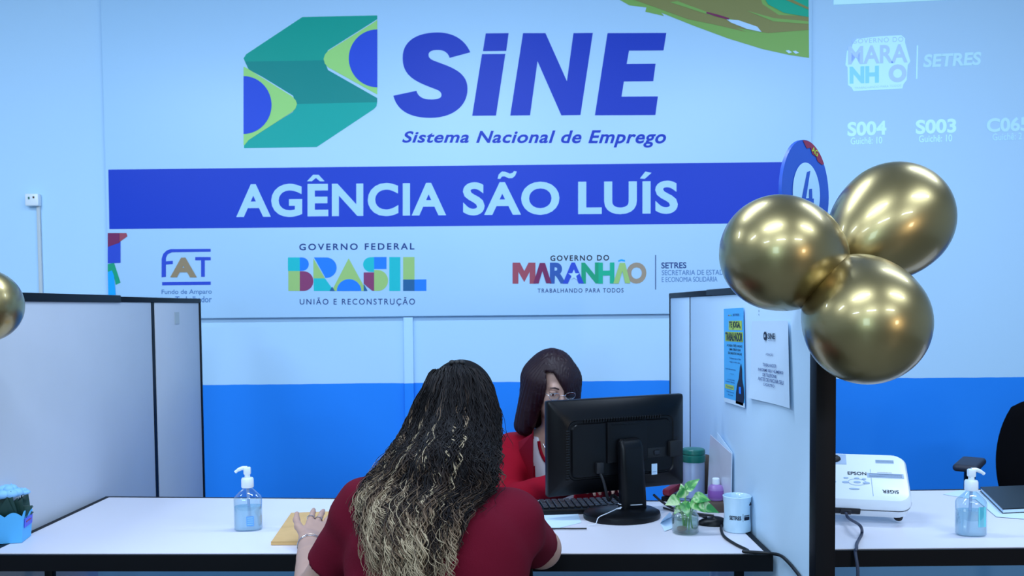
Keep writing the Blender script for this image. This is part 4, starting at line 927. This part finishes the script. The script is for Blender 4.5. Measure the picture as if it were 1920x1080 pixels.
def handL(P): return smin(hand_sdf(P, P1['wrL'], fdL, (.25, -.75, .6), -1, .17, .8, .12, .62), rcone(P, P1['wrL']+(P1['elL']-P1['wrL'])*.3, P1['wrL'], .036, .028), .02)
def handR(P): return smin(hand_sdf(P, P1['wrR'], (-1, .35, -.08), (0, .1, 1), 1, .17, .5, .3), rcone(P, P1['wrR']+(P1['elR']-P1['wrR'])*.3, P1['wrR'], .036, .028), .02)
vol(b, handL, P1['wrL']+np.array([-.11, -.13, -.09]), P1['wrL']+np.array([.13, .24, .18]), .0032); vol(b, handR, P1['wrR']+np.array([-.22, -.10, -.06]), P1['wrR']+np.array([.08, .2, .08]), .0032)
build('body', b, per, True, ang=180)
def wrinkle(P, a=.0035): return a*(np.sin(P[:, 0]*26+P[:, 2]*38+np.sin(P[:, 1]*30)*1.2)*np.sin(P[:, 2]*21-P[:, 0]*17+1.3)+.5*np.sin(P[:, 2]*70+P[:, 0]*40))
def shirt1(P):
    d = torso1(P)-.014
    for s in 'LR':
        sh, el = P1['sh'+s], P1['el'+s]; ax = (el-sh)/np.linalg.norm(el-sh); L = np.linalg.norm(el-sh)
        # sleeve: flares a little, cut off before the elbow
        hem = (P-sh) @ ax-(L*(.62 if s == 'L' else .80))
        sl = smax(smin(rcone(P, sh, el, .076, .058 if s == 'L' else .056), ell(P, sh, (.079, .078, .076)), .02), hem, .006)
        d = smin(d, sl, .018)
    d = d+wrinkle(P, .0028)
    nk = P1['neck']; axn = np.array((P1['head']-nk)); axn /= np.linalg.norm(axn); d = smax(d, (P-nk) @ axn-.012, .008)
    return np.maximum(d, .50-P[:, 2])
b = B().m('shirt'); vol(b, shirt1, (-.60, 1.60, .48), (.24, 2.34, 1.12), .0065); build('shirt', b, per, True, ang=180, label='maroon short sleeved t-shirt')
b = B().m('trousers'); vol(b, lambda P: smin(legs(P, (cx, 1.9, .52), (cx+.02, 2.36, .54), (cx+.02, 2.33, .07), .13), ell(P, (cx-.01, 1.86, .53), (.215, .155, .11)), .05), (-.55, 1.55, .02), (.25, 2.5, .70), .012); build('trousers', b, per, True, ang=180)
for s_ in (-1, 1): build('shoe', B().m('slot').sphere((cx+.02+s_*.13, 2.38, .045), (.048, .12, .045), 18, 12), per, True)
b = B().m('metalwire')
wd = (P1['wrL']-P1['elL']); wd /= np.linalg.norm(wd)
def ringat(c, ax, r, wr, b, n=28):
    ax = Vector(ax).normalized(); u = ax.orthogonal().normalized(); v = ax.cross(u); b.tube([Vector(c)+(u*math.cos(a)+v*math.sin(a))*r for a in np.linspace(0, 2*math.pi, n)], wr, 5)
for k in range(2): ringat(P1['wrL']-wd*(.014+.0035*k), wd+np.array([.05*k, 0, .1*(k-.5)]), .0325, .0010, b)
build('bracelet', b, per, True, label='thin silver chain bracelet')
# finger rings
f_ = np.array(Vector(fdL).normalized()); u_ = np.array((.25, -.75, .6)); u_ = u_-f_*(u_ @ f_); u_ /= np.linalg.norm(u_); s__ = np.cross(f_, u_)*-1; b = B().m('metalwire'); k_ = .175/.18
for i in (0, 1):
    base = P1['wrL']+f_*(.092-.006*abs(i-1.2))*k_+s__*(1.5-i)*.019*k_; dv = f_+s__*(1.5-i)*.13; dv /= np.linalg.norm(dv); ringat(base+dv*.016, dv, .0098, .0013, b)
build('finger_ring', b, per, True)
# hair: dark core volume and about two thousand curly strands
def interp(tab, y): ks = sorted(tab); return np.interp(y, ks, [tab[k] for k in ks])
LT = {676: 835, 685: 822, 700: 806, 720: 797, 745: 783, 770: 772, 800: 760, 830: 744, 860: 722, 890: 696, 920: 674, 950: 660, 1000: 655, 1100: 650}
RT = {676: 878, 685: 890, 700: 907, 720: 920, 745: 929, 770: 934, 800: 937, 860: 940, 910: 943, 930: 930, 960: 908, 1000: 894, 1100: 886}
def haircore(P):
    c, m = hf1; p = (P-c) @ m
    d = ell(p, (0, -.02, .034), (.086, .104, .100)); d = smax(d, p[:, 1]-.065, .02)
    up_ = np.array([P1['head'][0], 2.19, 1.10]); lo_ = np.array([P1['head'][0]-.03, 2.03, .97])
    d = smin(d, rcone(P, up_, lo_, .080, .080, (1.05, .7, 1)), .04); d = smin(d, rcone(P, lo_, lo_+np.array([-.03, -.05, -.09]), .085, .045, (1.1, .45, 1)), .05)
    return d
def drape_grid(f, x0, x1, y0, y1, st):      # distance of the body surface seen along a grid of directions, softened
    gx = np.arange(x0, x1+1, st); gy = np.arange(y0, y1+1, st); PX_, PY_ = np.meshgrid(gx, gy)
    d = np.stack([(PX_-960)/FPX, -(PY_-PY0)/FPX, -np.ones(PX_.shape)], -1).reshape(-1, 3) @ RM.T
    Y = np.full(len(d), 1.7); n_ = np.linalg.norm(d, axis=1)/d[:, 1]
    for _ in range(60): Y = np.minimum(Y+f(ORI+d*(Y/d[:, 1])[:, None])/n_*.85, 2.5)
    Y = Y.reshape(PX_.shape); Y = np.minimum(Y, np.interp(gy, [680, 800, 900, 960, 1100], [2.28, 2.20, 2.04, 1.97, 1.90])[:, None]+0*Y)
    for _ in range(7):
        p = np.pad(Y, 1, 'edge'); A = (p[:-2, 1:-1]+p[2:, 1:-1]+p[1:-1, :-2]+p[1:-1, 2:]+Y)/5; Y = np.minimum(A, Y+.004)
    return gx, gy, Y
def surfY(px, py, a, layer):
    gx, gy, G = GRID; u = np.clip((px-gx[0])/(gx[1]-gx[0]), 0, len(gx)-1.001); v = np.clip((py-gy[0])/(gy[1]-gy[0]), 0, len(gy)-1.001)
    i = u.astype(int); j = v.astype(int); fu = u-i; fv = v-j
    return (G[j, i]*(1-fu)+G[j, i+1]*fu)*(1-fv)+(G[j+1, i]*(1-fu)+G[j+1, i+1]*fu)*fv-.010+layer
def p2w(px, py, Y):
    sh = px.shape; d = np.stack([(px-960)/FPX, -(py-PY0)/FPX, -np.ones(sh)], -1) @ RM.T; return ORI+d*(Y/d[..., 1])[..., None]
GRID = drape_grid(lambda P: np.minimum(haircore(P), shirt1(P)), 620, 970, 660, 1130, 5)
NL = 310; PER = 8; K = 84
def lock_set(NL, PER, layer0, seed, dark=0., lift=1., longer=False):
    r = np.random.default_rng(seed)
    a = r.uniform(-1, 1, NL); a = np.sign(a)*np.abs(a)**.85
    tipmax = np.interp(a, [-1, -.9, -.75, -.5, 0, .5, .72, .85, 1], [952, 1000, 1050, 1105, 1110, 1105, 1060, 965, 918])
    root = np.clip(679+r.uniform(0, 1, NL)**1.5*85+np.abs(a)*14, 679, 790)
    tip = tipmax-r.uniform(0, 1, NL)**.95*185; tip = np.where(dark > 0, np.minimum(tip, 1010-r.uniform(0, 60, NL)), tip); tip = np.maximum(np.where(longer, tipmax-r.uniform(-15, 25, NL), tip), root+90)
    t = np.linspace(0, 1, K)[None, :]
    py = root[:, None]+(tip-root)[:, None]*t
    # gather the hair towards the crown at the roots
    al = a[:, None]*(1-.0*t)
    l = interp(LT, py); rr = interp(RT, py); mid = (l+rr)/2; hw = (rr-l)/2
    px = mid+al*hw*(.97+r.uniform(-.03, .05, NL)[:, None])
    Y = surfY(px, py, al, layer0+r.uniform(-.014, .012, NL)[:, None])
    C = p2w(px, py, Y)
    C = np.repeat(C, PER, 0); n = NL*PER
    ph = np.repeat(r.uniform(0, 6.28, NL), PER)+r.normal(0, .22, n); wl = np.repeat(r.uniform(.045, .085, NL), PER)*(1+r.normal(0, .05, n))
    L = np.cumsum(np.linalg.norm(np.diff(C, axis=1, prepend=C[:, :1]), axis=2), axis=1)
    amp0 = np.repeat(r.uniform(.6, 1.25, NL), PER)*(1.1 if longer else 1)
    amp = (.0012+.0068*np.clip(L/.22, 0, 1))*amp0[:, None]
    arg = ph[:, None]+2*math.pi*L/wl[:, None]
    spread = (.0020+.0026*np.clip(L/.36, 0, 1)**1.3)
    j = r.normal(0, 1, (n, 3)); j[:, 1] *= .6
    tip_taper = np.clip((1-t)*5, .35, 1)
    C[..., 0] += amp*np.cos(arg)+j[:, 0:1]*spread; C[..., 1] += amp*.7*np.sin(arg)+j[:, 1:2]*spread-.004*lift; C[..., 2] += amp*.35*np.sin(arg*1.0+.8)+j[:, 2:3]*spread*.5
    rad = (.00125*np.repeat(r.uniform(.8, 1.35, NL), PER))[:, None]*np.clip((1-t)*7, .35, 1)*np.ones((n, K))
    pyr = np.repeat(py, PER, 0); light = np.repeat(r.uniform(.55 if longer else 0, 1, NL)**1.15, PER)[:, None]
    side = np.repeat(np.clip(-a, 0, 1), PER)[:, None]
    tone = np.clip((pyr-(898-105*side)+(light-.5)*160)/185, 0, 1)*(.40+.62*light)+r.normal(0, .05, (n, 1))
    streak = np.repeat(r.uniform(0, 1, NL) < .05, PER)[:, None]&(r.uniform(0, 1, (n, 1)) < .8)
    tone = np.where(streak, np.clip((pyr-705)/110, 0, 1)*.95, tone)
    tone = np.clip(tone*(1-dark), 0, 1)
    return C, rad, tone
s1 = lock_set(NL, PER, -.008, 5); s2 = lock_set(170, 7, .004, 9, .55)
s3 = lock_set(90, 3, -.012, 21); jx = np.random.default_rng(4).normal(0, 1, (270, 1, 3))*np.array([.016, .008, .012])*np.linspace(.15, 1, K)[None, :, None]
s3 = (s3[0]+jx, s3[1]*.5, s3[2])
s4 = lock_set(20, 9, -.014, 33, 0., 1., True)
hair_p, hair_r, hair_t = (np.concatenate([s1[i], s2[i], s3[i], s4[i]]) for i in range(3))
# fly-away hairs
b = B().m('hairdark'); vol(b, haircore, (-.42, 1.8, .74), (.12, 2.42, 1.30), .006)
core = build('hair', b, per, True, ang=180, label='long dark curly hair with blond ends')
strands(hair_p, hair_r, hair_t, 'hair_curls', core, 'hair')
cl = at(857, 683, 2.2); b = B().m('slot')
for dx in (-.012, 0, .012): b.sphere((cl[0]+dx, cl[1], cl[2]+.004), (.008, .01, .007), 12, 8)
build('hair_clip', b, core, True, label='small dark hair clip on the crown')
# chair of the client
ch = thing('visitor_chair', (cx, 1.88, 0), 'black visitor chair under the person in the maroon t-shirt', 'chair')
build('seat', B().m('chairfab').box((cx, 1.90, .375), (.48, .46, .05), .02, seg=3), ch, True)
build('backrest', B().m('chairfab').box((cx, 1.64, .57), (.44, .04, .22), .018, seg=3), ch, True)
for sx in (-.21, .21):
    for sy in (1.70, 2.08): build('leg', B().m('black').tube([(cx+sx, sy, .35), (cx+sx*1.05, sy, .0)], .012, 8), ch, True)
    build('back_upright', B().m('black').tube([(cx+sx*.8, 1.68, .36), (cx+sx*.8, 1.645, .66)], .012, 8), ch, True)
build('armrest', B().m('plastic_black').box((.035, 2.13, .735), (.035, .22, .03), .01).tube([(.06, 2.12, .72), (.065, 2.12, .40), (.02, 2.1, .37)], .012, 8), ch, True)
# ================= attendant behind the desk
P2 = dict(head=at(1036, 727, 3.42), neck=at(1040, 818, 3.50), shL=at(966, 848, 3.52), shR=at(1118, 848, 3.52), elL=at(950, 938, 3.38), elR=at(1150, 935, 3.36))
P2['wrL'] = np.array([.25, 3.10, .785]); P2['wrR'] = np.array([.36, 3.08, .79])
x2 = .5*(P2['shL'][0]+P2['shR'][0])
p2 = thing('person', (x2, 3.6, 0), 'seated person in red blazer with burgundy hair and glasses behind the monitor', 'person')
def torso2(P):
    d = rcone(P, (x2, 3.60, .55), (x2, 3.53, .76), .145, .15, (1, .72, 1)); d = smin(d, rcone(P, P2['shL'], P2['shR'], .055, .055), .06)
    nk = P2['neck']
    for s in 'LR': d = smin(d, rcone(P, P2['sh'+s]*.5+nk*.5+np.array([0, 0, -.01]), nk+np.array([0, 0, -.02]), .045, .05), .05)
    return smin(d, ell(P, (x2, 3.62, .52), (.18, .14, .13)), .08)
hf2 = headframe(P2['head'], R(180+20), R(-18))
def body2(P):
    d = torso2(P)-.001
    for s in 'LR':
        d = smin(d, smin(rcone(P, P2['sh'+s], P2['el'+s], .05, .042), rcone(P, P2['el'+s], P2['wr'+s], .038, .026), .02), .03)
        d = smin(d, hand_sdf(P, P2['wr'+s], (0.25 if s == 'L' else -.25, -1, -.05), (0, 0, 1), 1 if s == 'L' else -1, .165, .5, .25), .01)
    d = smin(d, rcone(P, P2['neck'], P2['head']+np.array([0, .02, -.06]), .047, .046), .025)
    return d
b = B().m('skin'); vol(b, body2, (-.2, 2.82, .42), (.55, 3.84, 1.0), .0065); vol(b, lambda P: smin(head_sdf(P, hf2, .97), rcone(P, P2['neck'], P2['head']+np.array([0, .02, -.06]), .047, .046), .025), P2['head']+np.array([-.14, -.15, -.16]), P2['head']+np.array([.14, .15, .16]), .0032)
build('body', b, p2, True, ang=180)
def h2(x, y, zz): c, m = hf2; return c+m @ (np.array([x, y, zz])*.97)
def blz(P):
    d = torso2(P)-.022; nk = P2['neck']
    wv = np.interp(P[:, 2], [.60, .72, .90, 1.0], [.05, .085, .095, .085]); d = smax(d, np.minimum(wv-np.abs(P[:, 0]-x2), 3.56-P[:, 1]), .006)
    for s in 'LR':
        c = smin(rcone(P, P2['sh'+s], P2['el'+s], .07, .06), rcone(P, P2['el'+s], P2['wr'+s]*.95+P2['el'+s]*.05, .056, .045), .02); d = smin(d, c, .025)
    d = smax(d+wrinkle(P*1.2, .0025), P[:, 2]-(nk[2]+.012), .006)
    return np.maximum(d, .50-P[:, 2])
b = B().m('blazer'); vol(b, blz, (-.25, 2.95, .46), (.62, 3.88, 1.02), .0065); bz_ = build('blazer', b, p2, True, ang=180, label='red blazer with lapels')
def frontY(x, zz):            # first torso surface met from the desk side
    ys = np.linspace(3.2, 3.7, 260); P = np.stack([np.full(260, x), ys, np.full(260, zz)], 1); d = torso2(P)-.024; k = np.argmax(d < 0); return ys[k]
for sg_ in (-1, 1):
    b = B().m('blazer'); pts = [(.066, .915), (.078, .93), (.125, .865), (.100, .845), (.122, .835), (.070, .70), (.060, .70)]
    pp = [(x2+sg_*(u+.022), frontY(x2+sg_*(u+.022), zz)-.007, zz) for u, zz in pts]; b.prism(pp, (0, -.004, 0)); build('lapel', b, bz_, True, smooth=False)
def tee(P):
    d = torso2(P)-.010; nk = P2['neck']; c = nk+np.array([0, -.07, .0]); q = P-c; return np.maximum(smax(smax(d, -(np.sqrt(q[:, 0]**2+(q[:, 2]*.62)**2)-.062), .004), P[:, 2]-nk[2]-.005, .004), .52-P[:, 2])
b = B().m('tee'); vol(b, tee, (-.1, 3.3, .48), (.5, 3.8, .98), .0065); te = build('tee_shirt', b, p2, True, ang=180, label='white t-shirt')
nkp = P2['neck']; b = B().m('blazer')
rim = []
for a in np.linspace(R(185), R(355), 24):
    x = nkp[0]+.064*math.cos(a); zz = nkp[2]+.064/.62*math.sin(a); ys = np.linspace(3.2, 3.7, 300); PP = np.stack([np.full(300, x), ys, np.full(300, zz)], 1); dd = torso2(PP)-.012; rim.append((x, ys[np.argmax(dd < 0)], zz))
b.tube(rim, .0065, 8); build('collar', b, te, True, label='maroon collar')
def teeY(x, zz): ys = np.linspace(3.2, 3.7, 400); PP = np.stack([np.full(400, x), ys, np.full(400, zz)], 1); return ys[np.argmax(torso2(PP)-.0125 < 0)]
tp = at(1012, 904, 3.42); b = B().m('c_royal'); x0, x1, zc = tp[0]-.012, tp[0]+.014, tp[2]
b.text('P', [(x0, teeY(x0, zc+.016)-.003, zc+.016), (x1, teeY(x1, zc+.016)-.003, zc+.016), (x1, teeY(x1, zc-.016)-.003, zc-.016), (x0, teeY(x0, zc-.016)-.003, zc-.016)], .05)
build('shirt_print', b, te, True, label='blue letter P')
for s_ in (-1, 1):
    ey = build('eye', B().m('eye').sphere(h2(s_*.031, .076, .011), .0118, 16, 12).m('iris').sphere(h2(s_*.031+.002, .0838, .009), .0055, 12, 8), p2, True)
    build('eyelid', B().m('skin').sphere(h2(s_*.031, .0757, .0155), (.0135, .0135, .0085), 16, 10), ey, True)
    build('eyebrow', B().m('burg').tube([h2(s_*.014, .0905, .032), h2(s_*.03, .0895, .038), h2(s_*.047, .080, .034)], [.0024, .0026, .0012], 6), p2, True)
build('lips', B().m(mat('lips', (160, 84, 88), .4)).sphere(h2(0, .090, -.0655), (.019, .006, .008), 16, 8), p2, True)
b = B().m('metalwire')
for s_ in (-1, 1):
    b.tube([h2(s_*.033+.021*math.cos(a), .1035-.006*abs(math.cos(a)), .007+.0145*math.sin(a)) for a in np.linspace(0, 2*math.pi, 26)], .0011, 6)
    b.tube([h2(s_*.054, .095, .010), h2(s_*.062, .074, .012), h2(s_*.070, .02, .014)], .0012, 6)
b.tube([h2(-.012, .103, .010), h2(0, .108, .013), h2(.012, .103, .010)], .0011, 6)
gl_ = build('glasses', b, p2, True, label='thin metal rimmed glasses')
b = B().m('glass')
for s_ in (-1, 1): b.poly([h2(s_*.033+.020*math.cos(a), .1035-.006*abs(math.cos(a)), .007+.0138*math.sin(a)) for a in np.linspace(0, 2*math.pi, 22, endpoint=False)])
build('lens', b, gl_, True)
nk_ = []
for a in np.linspace(R(200), R(340), 20):
    x = nkp[0]+.05*math.cos(a); zz = nkp[2]+.055*math.sin(a)+.0; ys = np.linspace(3.2, 3.7, 300); PP = np.stack([np.full(300, x), ys, np.full(300, zz)], 1); nk_.append((x, ys[np.argmax(body2(PP)-.001 < 0)], zz))
build('necklace', B().m('metalwire').tube(nk_, .0012, 5), p2, True)
# smooth shoulder-length hair: shell with a face opening, plus fine strands on top
def hairvol2(P):
    c, m = hf2; p = (P-c) @ m
    d = ell(p, (0, -.014, .026), (.096, .112, .122))
    for s_ in (-1, 1):
        d = smin(d, rcone(p, (s_*.060, -.01, .03), (s_*.094, -.01, -.155), .052, .038, (1, 1.25, 1)), .03)
    d = smin(d, rcone(p, (0, -.07, .02), (0, -.07, -.15), .07, .05, (1.3, .6, 1)), .03)
    d = d+.0022*np.sin(np.arctan2(p[:, 0], p[:, 1]-.02)*46+2*np.sin(p[:, 2]*22))
    # face opening: a tall oval, parted off centre
    o = np.maximum(np.maximum(p[:, 0]-.055, (.034-(.090-p[:, 2])*.60-p[:, 0])*.86), p[:, 2]-.086)
    d = smax(d, -np.maximum(o, -(p[:, 1]-.02)), .012)
    return d
b = B().m('burg'); vol(b, hairvol2, P2['head']+np.array([-.2, -.2, -.24]), P2['head']+np.array([.2, .22, .2]), .0042)
build('hair', b, p2, True, ang=180, label='straight burgundy hair')
b = B().m('trousers'); vol(b, lambda P: smin(legs(P, (x2, 3.58, .50), (x2, 3.16, .52), (x2, 3.18, .07), .10), ell(P, (x2, 3.62, .52), (.185, .145, .11)), .05), (-.2, 3.0, .02), (.55, 3.85, .68), .012); build('trousers', b, p2, True, ang=180)
for s_ in (-1, 1): build('shoe', B().m('slot').sphere((x2+s_*.10, 3.13, .045), (.045, .115, .045), 18, 12), p2, True)
ch = thing('desk_chair', (x2, 3.65, 0), 'black desk chair under the person in the red blazer', 'chair')
build('seat', B().m('chairfab').box((x2, 3.62, .36), (.48, .46, .05), .02, seg=3), ch, True)
build('backrest', B().m('chairfab').box((x2, 3.91, .62), (.40, .04, .26), .018, seg=3), ch, True)
build('back_upright', B().m('black').tube([(x2, 3.84, .35), (x2, 3.945, .40), (x2, 3.945, .6)], .014, 8), ch, True)
for sx in (-.2, .2):
    for sy in (3.44, 3.82): build('leg', B().m('black').tube([(x2+sx, sy, .34), (x2+sx*1.05, sy, .0)], .012, 8), ch, True)
